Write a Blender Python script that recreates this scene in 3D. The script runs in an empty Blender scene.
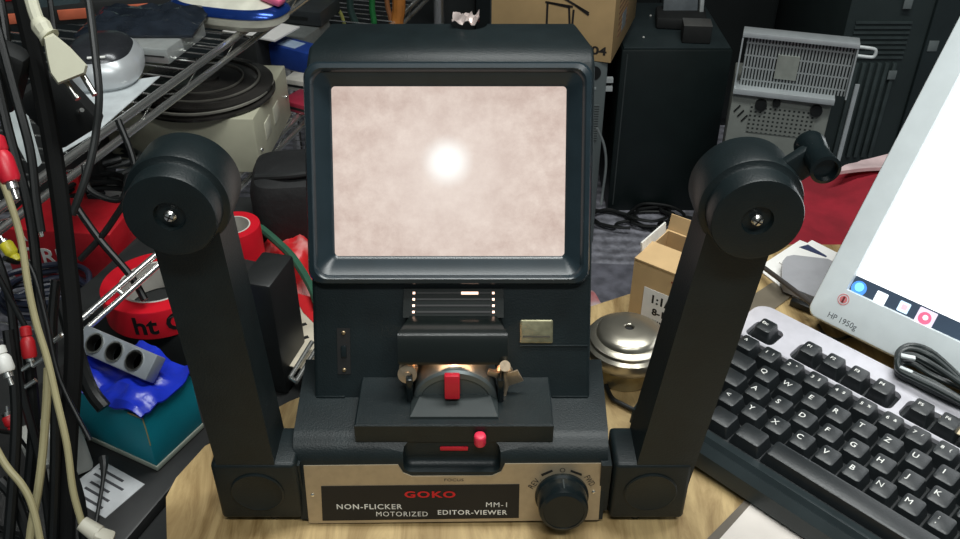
import bpy, bmesh, math, random
from mathutils import Vector, Matrix, noise as mnoise
random.seed(7)
R = math.radians
COL = bpy.context.scene.collection

# ------------------------------------------------------------------ camera numbers
CAM_H, PITCH, FPX = 0.475, R(35), 900.0
_c, _s = math.cos(PITCH), math.sin(PITCH)
def ray(u, v):
    a, b = (u-480)/FPX, (v-269.5)/FPX
    return Vector((a, _c-b*_s, -(_s+b*_c)))
def W(u, v, z=None, Y=None, d=None):
    """a point of the place seen at pixel u,v: on height z, at distance Y, or at depth d"""
    r = ray(u, v)
    t = d if d is not None else ((z-CAM_H)/r.z if z is not None else Y/r.y)
    return Vector((0, 0, CAM_H)) + r*t
def WP(u, v, P0, n):
    r = ray(u, v); o = Vector((0, 0, CAM_H))
    t = (Vector(P0)-o).dot(n)/r.dot(n)
    return o + r*t

# ------------------------------------------------------------------ materials
def lin(c):
    return tuple(((x/255)/12.92 if x/255 <= .04045 else ((x/255+.055)/1.055)**2.4) for x in c)
MATS = {}
def M(name, rgb=(128, 128, 128), rough=.5, metal=0, var=.12, scale=40, bump=.0, spec=.5, emit=None, estr=0, alpha=1, trans=0, coords='Object', rgb2=None, bscale=None):
    if name in MATS: return MATS[name]
    m = bpy.data.materials.new(name); m.use_nodes = True
    nt = m.node_tree; b = nt.nodes['Principled BSDF']
    L = nt.links.new
    tc = nt.nodes.new('ShaderNodeTexCoord')
    nz = nt.nodes.new('ShaderNodeTexNoise'); nz.inputs['Scale'].default_value = scale; nz.inputs['Detail'].default_value = 4
    L(tc.outputs[coords], nz.inputs['Vector'])
    cr = nt.nodes.new('ShaderNodeValToRGB')
    c = lin(rgb); c2 = lin(rgb2) if rgb2 else tuple(min(1, x*(1+var)) for x in c)
    c1 = c if rgb2 else tuple(x*(1-var) for x in c)
    cr.color_ramp.elements[0].color = (*c1, 1); cr.color_ramp.elements[1].color = (*c2, 1)
    cr.color_ramp.elements[0].position = .35; cr.color_ramp.elements[1].position = .65
    L(nz.outputs['Fac'], cr.inputs['Fac']); L(cr.outputs['Color'], b.inputs['Base Color'])
    b.inputs['Roughness'].default_value = rough; b.inputs['Metallic'].default_value = metal
    b.inputs['Specular IOR Level'].default_value = spec
    b.inputs['Alpha'].default_value = alpha; b.inputs['Transmission Weight'].default_value = trans
    if bump:
        n2 = nt.nodes.new('ShaderNodeTexNoise'); n2.inputs['Scale'].default_value = bscale or scale*4; n2.inputs['Detail'].default_value = 3
        L(tc.outputs[coords], n2.inputs['Vector'])
        bp = nt.nodes.new('ShaderNodeBump'); bp.inputs['Strength'].default_value = bump; bp.inputs['Distance'].default_value = .002
        L(n2.outputs['Fac'], bp.inputs['Height']); L(bp.outputs['Normal'], b.inputs['Normal'])
    if emit:
        b.inputs['Emission Color'].default_value = (*lin(emit), 1); b.inputs['Emission Strength'].default_value = estr
    MATS[name] = m
    return m
def brick_mat(name, metal_rgb, hole_rgb, scale, bw, rh, mortar, rough=.5, metal=0, rot=(0, 0, 0), offset=0):
    m = M(name, metal_rgb, rough, metal); nt = m.node_tree; b = nt.nodes['Principled BSDF']
    tc = nt.nodes['Texture Coordinate']; mp = nt.nodes.new('ShaderNodeMapping'); mp.inputs['Rotation'].default_value = rot
    br = nt.nodes.new('ShaderNodeTexBrick'); br.offset = offset
    nt.links.new(tc.outputs['Object'], mp.inputs['Vector']); nt.links.new(mp.outputs['Vector'], br.inputs['Vector'])
    br.inputs['Scale'].default_value = scale; br.inputs['Brick Width'].default_value = bw; br.inputs['Row Height'].default_value = rh
    br.inputs['Mortar Size'].default_value = mortar; br.inputs['Mortar Smooth'].default_value = 0
    br.inputs['Color1'].default_value = br.inputs['Color2'].default_value = (*lin(hole_rgb), 1)
    br.inputs['Mortar'].default_value = (*lin(metal_rgb), 1)
    nt.links.new(br.outputs['Color'], b.inputs['Base Color'])
    return m

# ------------------------------------------------------------------ mesh builder
class B:
    def __init__(s): s.bm = bmesh.new()
    def _fin(s, vs, Mx, bevel, seg=2):
        fs = {f for v in vs for f in v.link_faces}
        if bevel:
            es = list({e for v in vs for e in v.link_edges})
            r = bmesh.ops.bevel(s.bm, geom=es, offset=bevel, segments=seg, affect='EDGES', profile=.5)
            vs = list({v for f in r['faces'] for v in f.verts} | {v for v in vs if v.is_valid})
            st = list(vs); seen = set(vs)
            while st:
                v = st.pop()
                for e in v.link_edges:
                    o = e.other_vert(v)
                    if o not in seen: seen.add(o); st.append(o)
            vs = list(seen)
        if Mx is not None: bmesh.ops.transform(s.bm, matrix=Mx, verts=vs)
        return vs
    def box(s, c, size, rot=None, bevel=0, seg=2, taper=None):
        r = bmesh.ops.create_cube(s.bm, size=1)['verts']
        for v in r:
            k = 1
            if taper and v.co.z > 0: v.co.x *= taper; v.co.y *= taper
            v.co = Vector((v.co.x*size[0], v.co.y*size[1], v.co.z*size[2]))
        Mx = Matrix.Translation(Vector(c)) @ (rot.to_4x4() if rot is not None else Matrix())
        s._fin(r, Mx, bevel, seg); return s
    def bx(s, x0, x1, y0, y1, z0, z1, bevel=0, seg=2):
        return s.box(((x0+x1)/2, (y0+y1)/2, (z0+z1)/2), (abs(x1-x0), abs(y1-y0), abs(z1-z0)), None, bevel, seg)
    def cyl(s, p0, p1, r0, r1=None, seg=32, bevel=0):
        p0, p1 = Vector(p0), Vector(p1); d = p1-p0
        r = bmesh.ops.create_cone(s.bm, cap_ends=True, segments=seg, radius1=r0, radius2=r0 if r1 is None else r1, depth=d.length)['verts']
        if bevel:
            es = [e for e in {e for v in r for e in v.link_edges} if abs(e.verts[0].co.z-e.verts[1].co.z) < 1e-7]
            bmesh.ops.bevel(s.bm, geom=es, offset=bevel, segments=3, affect='EDGES', profile=.5)
            st = [v for v in r if v.is_valid]
            if not st: st = [s.bm.verts[:][-1]]
            seen = set(st)
            while st:
                v = st.pop()
                for e in v.link_edges:
                    o = e.other_vert(v)
                    if o not in seen: seen.add(o); st.append(o)
            r = list(seen)
        Mx = Matrix.Translation((p0+p1)/2) @ d.to_track_quat('Z', 'Y').to_matrix().to_4x4()
        bmesh.ops.transform(s.bm, matrix=Mx, verts=r); return s
    def sph(s, c, r, sc=(1, 1, 1), seg=20):
        v = bmesh.ops.create_uvsphere(s.bm, u_segments=seg, v_segments=seg//2, radius=r)['verts']
        bmesh.ops.transform(s.bm, matrix=Matrix.Translation(Vector(c)) @ Matrix.Diagonal((*sc, 1)), verts=v); return s
    def loops(s, loops, cap0=True, cap1=True, closed=True):
        rows = [[s.bm.verts.new(Vector(p)) for p in lp] for lp in loops]
        n = len(rows[0])
        for a, b in zip(rows, rows[1:]):
            for i in range(n if closed else n-1):
                j = (i+1) % n
                s.bm.faces.new((a[i], a[j], b[j], b[i]))
        if cap0: s.bm.faces.new(rows[0][::-1])
        if cap1: s.bm.faces.new(rows[-1])
        return s
    def lathe(s, prof, c=(0, 0, 0), axis='Z', seg=40, Mx=None):
        ls = []
        for r, z in prof:
            r = max(r, 1e-5)
            ls.append([Vector((r*math.cos(2*math.pi*i/seg), r*math.sin(2*math.pi*i/seg), z)) for i in range(seg)])
        q = Matrix.Translation(Vector(c)) @ (Mx.to_4x4() if Mx is not None else Matrix())
        ls = [[q @ p for p in l] for l in ls]
        cp = prof[0] != prof[-1]
        return s.loops(ls, cap0=cp, cap1=cp)
    def prism(s, poly, vec):
        vec = Vector(vec); poly = [Vector(p) for p in poly]
        return s.loops([poly, [p+vec for p in poly]])
    def tube(s, pts, r, seg=10, smooth=6, rs=None):
        pts = [Vector(p) for p in pts]
        if smooth and len(pts) > 2:
            o = []; rr = []
            for i in range(len(pts)-1):
                a, b, c, d = pts[max(i-1, 0)], pts[i], pts[i+1], pts[min(i+2, len(pts)-1)]
                for k in range(smooth):
                    t = k/smooth
                    o.append(.5*((2*b)+(c-a)*t+(2*a-5*b+4*c-d)*t*t+(3*b-a-3*c+d)*t**3))
                    if rs: rr.append(rs[i]*(1-t)+rs[i+1]*t)
            o.append(pts[-1]); pts = o
            if rs: rr.append(rs[-1]); rs = rr
        ls = []; up = Vector((0, 0, 1)); prev = None
        for i, p in enumerate(pts):
            t = (pts[min(i+1, len(pts)-1)]-pts[max(i-1, 0)]).normalized()
            if prev is None:
                n = t.orthogonal().normalized()
            else:
                n = (prev-t*prev.dot(t)).normalized()
            prev = n; b = t.cross(n); q = rs[i] if rs else r
            ls.append([p+(n*math.cos(2*math.pi*k/seg)+b*math.sin(2*math.pi*k/seg))*q for k in range(seg)])
        return s.loops(ls)
    def sheet(s, grid, thick=.0004):
        """grid[i][j] of points -> closed thin sheet"""
        n, m = len(grid), len(grid[0])
        top = [[s.bm.verts.new(Vector(p)) for p in row] for row in grid]
        bot = [[s.bm.verts.new(Vector(p)-Vector((0, 0, thick))) for p in row] for row in grid]
        for i in range(n-1):
            for j in range(m-1):
                s.bm.faces.new((top[i][j], top[i+1][j], top[i+1][j+1], top[i][j+1]))
                s.bm.faces.new((bot[i][j], bot[i][j+1], bot[i+1][j+1], bot[i+1][j]))
        ring = [(i, 0) for i in range(n)]+[(n-1, j) for j in range(1, m)]+[(i, m-1) for i in range(n-2, -1, -1)]+[(0, j) for j in range(m-2, 0, -1)]
        for a, b in zip(ring, ring[1:]+ring[:1]):
            s.bm.faces.new((top[a[0]][a[1]], bot[a[0]][a[1]], bot[b[0]][b[1]], top[b[0]][b[1]]))
        return s
    def mesh(s, name='m', smooth=35, Mx=None):
        bmesh.ops.recalc_face_normals(s.bm, faces=s.bm.faces)
        if Mx is not None: bmesh.ops.transform(s.bm, matrix=Mx, verts=s.bm.verts)
        me = bpy.data.meshes.new(name); s.bm.to_mesh(me); s.bm.free()
        if smooth:
            for p in me.polygons: p.use_smooth = True
            me.set_sharp_from_angle(angle=R(smooth))
        return me

def tube(pts, r, **k): return B().tube(pts, r, **k)
_tc = {}
def text_mesh(txt, size, extrude=.0002, align='CENTER', bold=0, sx=1, spacing=1):
    cu = bpy.data.curves.new('lettering', 'FONT'); cu.body = txt; cu.size = size; cu.extrude = extrude
    cu.align_x = align; cu.align_y = 'CENTER'; cu.offset = bold; cu.space_character = spacing; cu.resolution_u = 3
    o = bpy.data.objects.new('t', cu); COL.objects.link(o)
    dg = bpy.context.evaluated_depsgraph_get(); dg.update()
    me = bpy.data.meshes.new_from_object(o.evaluated_get(dg))
    bpy.data.objects.remove(o); bpy.data.curves.remove(cu)
    if sx != 1: me.transform(Matrix.Diagonal((sx, 1, 1, 1)))
    return me
def boolean(me, cutters):
    o = bpy.data.objects.new('a', me); COL.objects.link(o); cs = []
    for c in cutters:
        k = bpy.data.objects.new('b', c); COL.objects.link(k); cs.append(k)
        md = o.modifiers.new('b', 'BOOLEAN'); md.operation = 'DIFFERENCE'; md.object = k; md.solver = 'EXACT'
    dg = bpy.context.evaluated_depsgraph_get(); dg.update()
    r = bpy.data.meshes.new_from_object(o.evaluated_get(dg))
    for k in cs+[o]: bpy.data.objects.remove(k)
    for p in r.polygons: p.use_smooth = True
    r.set_sharp_from_angle(angle=R(35))
    return r

# ------------------------------------------------------------------ objects
def tag(o, label=None, cat=None, group=None, kind=None):
    if label: o['label'] = label
    if cat: o['category'] = cat
    if group: o['group'] = group
    if kind: o['kind'] = kind
    return o
def thing(name, label, cat, loc=(0, 0, 0), rot=None, group=None):
    o = bpy.data.objects.new(name, None); COL.objects.link(o); o.empty_display_size = .02
    o.matrix_world = Matrix.Translation(Vector(loc)) @ (rot.to_4x4() if rot is not None else Matrix())
    o['_m'] = 0; del o['_m']
    tag(o, label, cat, group); WM[o.name] = o.matrix_world.copy()
    return o
WM = {}
def part(parent, name, b, mat, label=None, world=False, Mx=None, kind=None):
    """b: B or mesh. world=True: coordinates given in the room's frame"""
    me = b.mesh(name) if isinstance(b, B) else b
    if Mx is not None: me.transform(Mx.to_4x4() if len(Mx) == 3 else Mx)
    pm = WM.get(parent.name, Matrix())
    if world: me.transform(pm.inverted())
    me.name = name
    o = bpy.data.objects.new(name, me); COL.objects.link(o); o.parent = parent
    WM[o.name] = pm
    me.materials.clear(); me.materials.append(mat)
    tag(o, label, kind=kind)
    return o
def solo(name, label, cat, b, mat, loc=(0, 0, 0), group=None, world=True, rot=None, kind=None):
    me = b.mesh(name) if isinstance(b, B) else b
    loc = Vector(loc)
    mw = Matrix.Translation(loc) @ (rot.to_4x4() if rot is not None else Matrix())
    if world: me.transform(mw.inverted())
    me.name = name
    o = bpy.data.objects.new(name, me); COL.objects.link(o); o.matrix_world = mw; WM[o.name] = mw
    me.materials.clear(); me.materials.append(mat)
    tag(o, label, cat, group, kind); return o
def struct(name, b, mat):
    o = solo(name, None, None, b, mat); o['kind'] = 'structure'; return o
def rz(a): return Matrix.Rotation(R(a), 3, 'Z')
def rx(a): return Matrix.Rotation(R(a), 3, 'X')
def ry(a): return Matrix.Rotation(R(a), 3, 'Y')
def frame(o, x, y, n):
    """4x4 whose columns are x, y, n axes at o"""
    m = Matrix((x, y, n)).transposed().to_4x4(); m.translation = o; return m

# palette
BLK = M('black_plastic', (21, 30, 32), .42, 0, .12, 60, .12, spec=.34, bscale=900)
BLKG = M('gloss_black_plastic', (20, 28, 30), .22, 0, .1, 40, spec=.38)
BLKM = M('matt_black', (26, 28, 28), .75, 0, .2, 30)
DK = M('dark_rubber', (22, 24, 24), .5, 0, .2, 30)
STEEL = M('brushed_steel', (190, 190, 185), .28, 1, .08, 30)
CHROME = M('chrome', (228, 228, 224), .25, .92, .05, 20)
SCREW = M('screw_metal', (230, 230, 225), .25, 1, .05, 50)
RED = M('red_plastic', (195, 26, 46), .4, 0, .1, 50)
WHITEP = M('white_paper', (232, 230, 226), .7, 0, .03, 30)
CREAM = M('cream_plastic', (205, 200, 172), .45, 0, .08, 60)
INK = M('black_ink', (18, 18, 18), .6)
WINK = M('white_ink', (225, 225, 220), .6)

# =================================================================== SETTING
FLZ = -0.74
carpet = M('grey_carpet', (158, 158, 168), .95, 0, .3, 60, .6, bscale=400)
nt = carpet.node_tree
wv = nt.nodes.new('ShaderNodeTexWave'); wv.inputs['Scale'].default_value = 9; wv.inputs['Distortion'].default_value = 2.5; wv.bands_direction = 'Y'
mx = nt.nodes.new('ShaderNodeMixRGB'); mx.blend_type = 'MULTIPLY'; mx.inputs['Fac'].default_value = .45
nt.links.new(nt.nodes['Texture Coordinate'].outputs['Object'], wv.inputs['Vector'])
nt.links.new(nt.nodes['Color Ramp'].outputs['Color'], mx.inputs['Color1']); nt.links.new(wv.outputs['Color'], mx.inputs['Color2'])
nt.links.new(mx.outputs['Color'], nt.nodes['Principled BSDF'].inputs['Base Color'])
WALL = M('dark_wall_paint', (46, 54, 56), .8, 0, .1, 5)
struct('floor', B().bx(-1.5, 2.2, -1.2, 2.9, FLZ-.05, FLZ), carpet)
struct('wall_back', B().bx(-1.5, 2.2, 2.8, 2.9, FLZ, 1.75), WALL)
struct('wall_left', B().bx(-1.6, -1.5, -1.2, 2.9, FLZ, 1.75), WALL)
struct('wall_right', B().bx(2.2, 2.3, -1.2, 2.9, FLZ, 1.75), WALL)
struct('ceiling', B().bx(-1.6, 2.3, -1.2, 2.9, 1.75, 1.8), M('ceiling_paint', (200, 200, 195), .8))

# desk ------------------------------------------------------------
wood = M('pale_wood', (196, 172, 128), .5, 0, .1, 18)
nt = wood.node_tree
mp = nt.nodes.new('ShaderNodeMapping'); mp.inputs['Scale'].default_value = (14, 2.2, 4); mp.inputs['Rotation'].default_value = (0, 0, R(48))
n3 = nt.nodes.new('ShaderNodeTexNoise'); n3.inputs['Scale'].default_value = 3.2; n3.inputs['Detail'].default_value = 9; n3.inputs['Roughness'].default_value = .68; n3.inputs['Distortion'].default_value = 1.2
nt.links.new(nt.nodes['Texture Coordinate'].outputs['Object'], mp.inputs['Vector']); nt.links.new(mp.outputs['Vector'], n3.inputs['Vector'])
cr = nt.nodes.new('ShaderNodeValToRGB')
cr.color_ramp.elements[0].position = .33; cr.color_ramp.elements[0].color = (*lin((124, 98, 58)), 1)
cr.color_ramp.elements[1].position = .62; cr.color_ramp.elements[1].color = (*lin((190, 164, 116)), 1)
nt.links.new(n3.outputs['Fac'], cr.inputs['Fac']); nt.links.new(cr.outputs['Color'], nt.nodes['Principled BSDF'].inputs['Base Color'])
edge = [W(150, 600, z=0), W(167, 545, z=0), W(166, 497, z=0), W(176, 478, z=0), W(205, 446, z=0), W(290, 401, z=0), W(420, 350, z=0), W(592, 306, z=0), W(648, 288, z=0)]
poly = [Vector((-.25, .05, 0))] + edge + [Vector((.26, .72, 0)), Vector((.62, .72, 0)), Vector((.95, .45, 0)), Vector((.95, .05, 0))]
desk = thing('desk', 'pale wooden desk with a rounded corner under the black film viewer', 'desk', (.2, .4, FLZ))
part(desk, 'desktop', B().prism([(p.x, p.y, -.028) for p in poly], (0, 0, .028)), wood, world=True)
for x, y in ((-.12, .12), (.85, .12), (.55, .62), (.10, .52)):
    part(desk, 'leg', B().bx(x-.02, x+.02, y-.02, y+.02, FLZ, -.028), M('desk_leg_paint', (60, 60, 60)), world=True)

# low bench at the left, behind the desk's edge
bench = thing('low_bench', 'low black bench below the left edge of the desk', 'bench', (-.25, .8, FLZ))
part(bench, 'top', B().prism([(-.60, .20, -.12), (-.505, .50, -.12), (-.378, .98, -.12), (.0, .98, -.12), (.06, .70, -.12), (-.17, .20, -.12)], (0, 0, .02)), BLKM, world=True)
for x, y in ((-.45, .5), (-.34, .94), (-.03, .94), (-.20, .32)):
    part(bench, 'leg', B().bx(x-.02, x+.02, y-.02, y+.02, FLZ, -.12), BLKM, world=True)
BZ = -.10

# =================================================================== THE VIEWER
CX = -.0185
ed = thing('film_editor_viewer', 'black tabletop film editor with a glowing pink screen and two spool arms', 'film viewer', (CX, .46, 0))
# base
def base_loop(x):
    return [(x, .388, .004), (x, .3905, .018), (x, .396, .049), (x, .3985, .055), (x, .404, .0597), (x, .412, .062), (x, .48, .062), (x, .48, .004)]
lo, hi = base_loop(CX-.0985), base_loop(CX+.0985)
bb = B()
L1 = []
for k in range(6):
    t = k/5; x = (CX-.0985)*(1-t)+(CX+.0985)*t
    L1.append([(CX+(x-CX)*(1+.05*min(1, (p[1]-.388)/.07)), p[1], p[2]) for p in base_loop(0)])
bb.loops([[Vector(p) for p in l] for l in L1])
base = bb.mesh('base', 30)
cut = B().bx(-.0485, .0130, .36, .4040, .0415, .12, .005, 3).mesh('c')
base = boolean(base, [cut])
part(ed, 'base', base, BLK, world=True)
part(ed, 'base_rear', B().bx(CX-.0915, CX+.0915, .47, .60, .004, .075, .003), BLK, world=True)
for x in (CX-.07, CX+.07):
    for y in (.41, .58): part(ed, 'rubber_foot', B().cyl((x, y, 0), (x, y, .0045), .008), DK, world=True)
# front panel plane
pn = Vector((0, -.984, .179)).normalized(); pu = Vector((0, .179, .984)).normalized(); px = Vector((1, 0, 0))
PP0 = Vector((0, .388, .004))
def onp(u, v, h=.0012):
    q = WP(u, v, PP0+pn*h, pn); return q
def pl(u, v, h=0):     # local panel coordinates
    q = WP(u, v, PP0+pn*h, pn)-PP0; return (q.dot(px), q.dot(pu))
PF = frame(PP0, px, pu, pn)
def ppoly(parent, name, uv, h0, h1, mat, label=None):
    pts = [pl(*p, h1) for p in uv]
    return part(parent, name, B().prism([(a, b, h0) for a, b in pts], (0, 0, h1-h0)), mat, label, world=True, Mx=PF)
plate_mat = M('champagne_anodised_panel', (178, 164, 140), .38, .55, .05, 200)
np_ = ppoly(ed, 'nameplate', [(303.5, 466), (398, 465), (403, 473), (412, 476.5), (492, 476), (501, 472), (505, 464), (602.5, 463.5), (598.5, 520), (309, 523.5)], -.0005, .001, plate_mat, 'champagne metal nameplate')
ppoly(np_, 'black_label', [(321, 486.5), (519.5, 484.5), (518.8, 518), (322.5, 520.8)], .001, .0014, INK, 'black printed field')
def ptext(txt, u, v, wpx, hpx, mat, parent=np_, rot=0, h=.0014, bold=.0, name='lettering', label=None, spacing=1.05):
    me = text_mesh(txt, 1, .0, spacing=spacing, bold=0 if 'M' in txt else bold)
    xs = [q.co.x for q in me.vertices]; ys = [q.co.y for q in me.vertices]
    w, hh = max(xs)-min(xs), max(ys)-min(ys); cx_, cy_ = (max(xs)+min(xs))/2, (max(ys)+min(ys))/2
    c = pl(u, v, h); sc = .578/900
    me.transform(Matrix.Translation((c[0], c[1], h+.0002)) @ Matrix.Rotation(R(rot), 4, 'Z') @ Matrix.Diagonal((wpx*sc/w, hpx*sc/hh/.93, 1, 1)) @ Matrix.Translation((-cx_, -cy_, 0)))
    return part(parent, name, me, mat, label, world=True, Mx=PF)
REDI = M('red_ink', (205, 20, 30), .5, emit=(205, 20, 30), estr=0)
ptext('GOKO', 430, 494.3, 51, 7.5, REDI, bold=.03, label='red maker lettering', spacing=1.15)
ptext('NON-FLICKER', 369.5, 506.5, 66, 6, WINK, bold=.015, spacing=1.15)
ptext('MM-1', 496.5, 504.5, 21, 5.5, WINK, bold=.015, spacing=1.15)
ptext('MOTORIZED', 402, 513.8, 52, 5.5, WINK, bold=.015, spacing=1.15)
ptext('EDITOR-VIEWER', 472.5, 512.2, 70, 5.5, WINK, bold=.015, spacing=1.15)
ptext('FOCUS', 454, 479.8, 19, 3, INK, h=.001)
ptext('O', 562.5, 470, 5.5, 5, INK, h=.001)
ptext('REV.', 534.5, 483, 14, 6, INK, h=.001, rot=55)
ptext('FWD.', 590, 481, 14, 6, INK, h=.001, rot=-58)
ppoly(np_, 'index_bar', [(541, 474.5), (552, 469.8), (553, 471.5), (542, 476.5)], .001, .0013, INK)
ppoly(np_, 'index_bar', [(571, 470), (582, 474), (581.5, 476), (570.5, 471.8)], .001, .0013, INK)
for u, v in ((312.5, 495), (593.5, 492)):
    c = pl(u, v, .001)
    part(ed, 'screw', B().lathe([(.0013, .0008), (.0013, .0015), (.0007, .0019)], (c[0], c[1], 0), seg=14), SCREW, world=True, Mx=PF)
# knob
c = pl(561.5, 494, 0)
kb = B().lathe([(.0172, .0008), (.0172, .003), (.0160, .0045), (.0157, .015), (.0150, .0172), (.0128, .0182), (.0126, .0177), (.001, .0179)], (c[0], c[1], 0), seg=48)
knob = part(ed, 'speed_knob', kb, BLKG, 'round black speed knob', world=True, Mx=PF)
part(knob, 'knob_highlight', B().box((c[0], c[1]+.0157, .010), (.0008, .0008, .009)), M('highlight_grey', (58, 64, 64), .6), world=True, Mx=PF)  # no real pointer: grey line painted in for the knob's highlight
# recess details
part(ed, 'threading_lamp_slot', B().box((-.0165, .4035, .0535), (.018, .0015, .0032), bevel=.0007), RED, 'red slot in the front recess', world=True)
part(ed, 'release_pin', B().cyl((0, .4005, .0605), (0, .3998, .0695), .0038, bevel=.0015), M('pink_red_plastic', (225, 50, 80), .4), 'red rounded push pin', world=True)
# film deck
dk = W(453, 437, z=.062)
x0, x1 = -.0785, .0460
deck = B().loops([[(x0, .4030, .060), (x1, .4030, .060), (x1, .47, .060), (x0, .47, .060)], [(x0, .4034, .0732), (x1, .4034, .0732), (x1, .47, .0732), (x0, .47, .0732)], [(x0+.0010, .4044, .0742), (x1-.0010, .4044, .0742), (x1-.0010, .47, .0742), (x0+.0010, .47, .0742)]])
part(ed, 'film_deck', deck, BLK, world=True)
# housing
Fu = Vector((0, .454, .891)).normalized(); Fn = Vector((0, -.891, .454)).normalized(); FP0 = Vector((CX, .4415, .062))
FF = frame(FP0, px, Fu, Fn)
def fl(u, v, h=0):
    q = WP(u, v, FP0+Fn*h, Fn)-FP0; return (q.dot(px), q.dot(Fu))
prof = [(.4415-.003, .056), (.4415, .062), (.5385, .2525), (.5415, .2565), (.5535, .2620), (.598, .2605), (.603, .2555), (.603, .056)]
hb = B()
def hloop(x, k): return [(x, y, z) for y, z in prof]
ins = .0025
cyy, czz = .53, .15
ls = []
for x, k in ((-.0912, .975), (-.0905, .99), (-.0887, 1), (.0887, 1), (.0905, .99), (.0912, .975)):
    kk = lambda y: 1-.085*max(0, (y-.553))/.05
    ls.append([Vector((CX+x*kk(y), cyy+(y-cyy)*k, czz+(z-czz)*k)) for y, z in prof])
hb.loops(ls)
me_h = hb.mesh('housing', 30)
slotc = B().cyl((CX+.011, .598, .245), (CX+.011, .598, .30), .0125).mesh('c')
me_h = boolean(me_h, [slotc])
housing = part(ed, 'housing', me_h, BLK, world=True)
# crumpled foil in the notch of the lid
fb = B(); g = []
for i in range(9):
    row = []
    for j in range(7):
        x = CX+.0+.0022*i; y = .588+.0028*j
        row.append((x+random.uniform(-.0006, .0006), y+random.uniform(-.0006, .0006), .2635+.004*math.sin(i*1.7+j)*.5+random.uniform(0, .0035)))
    g.append(row)
fb.sheet(g, .0003)
part(ed, 'torn_tape', fb, M('wrinkled_silver_tape', (205, 190, 185), .35, .5), 'crumpled silvery pink tape in the lid notch', world=True)
# screen frame
def rrect(x0, y0, x1, y1, r, z, n=6):
    o = []
    for cx, cy, a in ((x1-r, y1-r, 0), (x0+r, y1-r, 90), (x0+r, y0+r, 180), (x1-r, y0+r, 270)):
        for k in range(n+1):
            t = R(a+90*k/n); o.append((cx+r*math.cos(t), cy+r*math.sin(t), z))
    return o
a0 = fl(309.5, 284, .004); a1 = fl(592.5, 62, .004)
i0 = fl(334.5, 256.5, .0012); i1 = fl(567, 86, .0012)
X0, Y0, X1, Y1 = a0[0], a0[1], a1[0], a1[1]
fr = B().loops([rrect(X0, Y0, X1, Y1, .010, -.001), rrect(X0, Y0, X1, Y1, .010, .0065), rrect(X0+.0012, Y0+.0012, X1-.0012, Y1-.0012, .0095, .0085),
                rrect(X0+.004, Y0+.004, X1-.004, Y1-.004, .0085, .0095), rrect(X0+.0052, Y0+.0052, X1-.0052, Y1-.0052, .008, .0085),
                rrect(X0+.0062, Y0+.0062, X1-.0062, Y1-.0062, .0075, .0060), rrect(i0[0]-.002, i0[1]-.002, i1[0]+.002, i1[1]+.002, .0035, .0022), rrect(i0[0], i0[1], i1[0], i1[1], .0025, .0005), rrect(i0[0]+.001, i0[1]+.001, i1[0]-.001, i1[1]-.001, .002, -.001)], cap0=False, cap1=False)
part(ed, 'screen_bezel', fr, M('blue_black_plastic', (34, 46, 52), .27, 0, .08, 60), 'rounded black screen surround', world=True, Mx=FF)
# glowing screen: rear-lit ground glass, hot spot of the lamp
sm = bpy.data.materials.new('lit_ground_glass'); sm.use_nodes = True; nt = sm.node_tree; b_ = nt.nodes['Principled BSDF']
tc = nt.nodes.new('ShaderNodeTexCoord'); hc = fl(447, 162); L = nt.links.new
def radial(cx, cy, r0, r1, ease=True):
    mp = nt.nodes.new('ShaderNodeMapping'); mp.inputs['Location'].default_value = (-cx, -cy, 0); L(tc.outputs['Object'], mp.inputs['Vector'])
    ln = nt.nodes.new('ShaderNodeVectorMath'); ln.operation = 'LENGTH'; L(mp.outputs['Vector'], ln.inputs[0])
    mr = nt.nodes.new('ShaderNodeMapRange'); mr.interpolation_type = 'SMOOTHSTEP' if ease else 'LINEAR'
    mr.inputs['From Min'].default_value = r0; mr.inputs['From Max'].default_value = r1; mr.inputs['To Min'].default_value = 1; mr.inputs['To Max'].default_value = 0
    L(ln.outputs['Value'], mr.inputs['Value']); return mr.outputs['Result']
nz = nt.nodes.new('ShaderNodeTexNoise'); nz.inputs['Scale'].default_value = 48; nz.inputs['Detail'].default_value = 12; nz.inputs['Roughness'].default_value = .74; L(tc.outputs['Object'], nz.inputs['Vector'])
rp = nt.nodes.new('ShaderNodeValToRGB'); rp.color_ramp.elements[0].position = .36; rp.color_ramp.elements[0].color = (*lin((202, 174, 162)), 1); rp.color_ramp.elements[1].position = .66; rp.color_ramp.elements[1].color = (*lin((238, 218, 206)), 1)
L(nz.outputs['Fac'], rp.inputs['Fac'])
wide = nt.nodes.new('ShaderNodeMixRGB'); wide.inputs['Color2'].default_value = (*lin((248, 232, 222)), 1); L(rp.outputs['Color'], wide.inputs['Color1'])
w1 = nt.nodes.new('ShaderNodeMath'); w1.operation = 'MULTIPLY'; w1.inputs[1].default_value = .6; L(radial(hc[0], hc[1]-.008, 0, .075), w1.inputs[0]); L(w1.outputs[0], wide.inputs['Fac'])
hot = nt.nodes.new('ShaderNodeMixRGB'); hot.inputs['Color2'].default_value = (1.25, 1.25, 1.22, 1); L(wide.outputs['Color'], hot.inputs['Color1']); L(radial(hc[0], hc[1], .003, .019), hot.inputs['Fac'])
L(hot.outputs['Color'], b_.inputs['Emission Color']); b_.inputs['Emission Strength'].default_value = .80
b_.inputs['Base Color'].default_value = (.15, .14, .13, 1); b_.inputs['Roughness'].default_value = .6
scr = B().prism([p for p in rrect(i0[0]-.001, i0[1]-.001, i1[0]+.001, i1[1]+.001, .004, -.0006)], (0, 0, .0008))
me_s = scr.mesh('screen'); o_s = bpy.data.objects.new('screen', me_s); COL.objects.link(o_s); o_s.parent = ed
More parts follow.
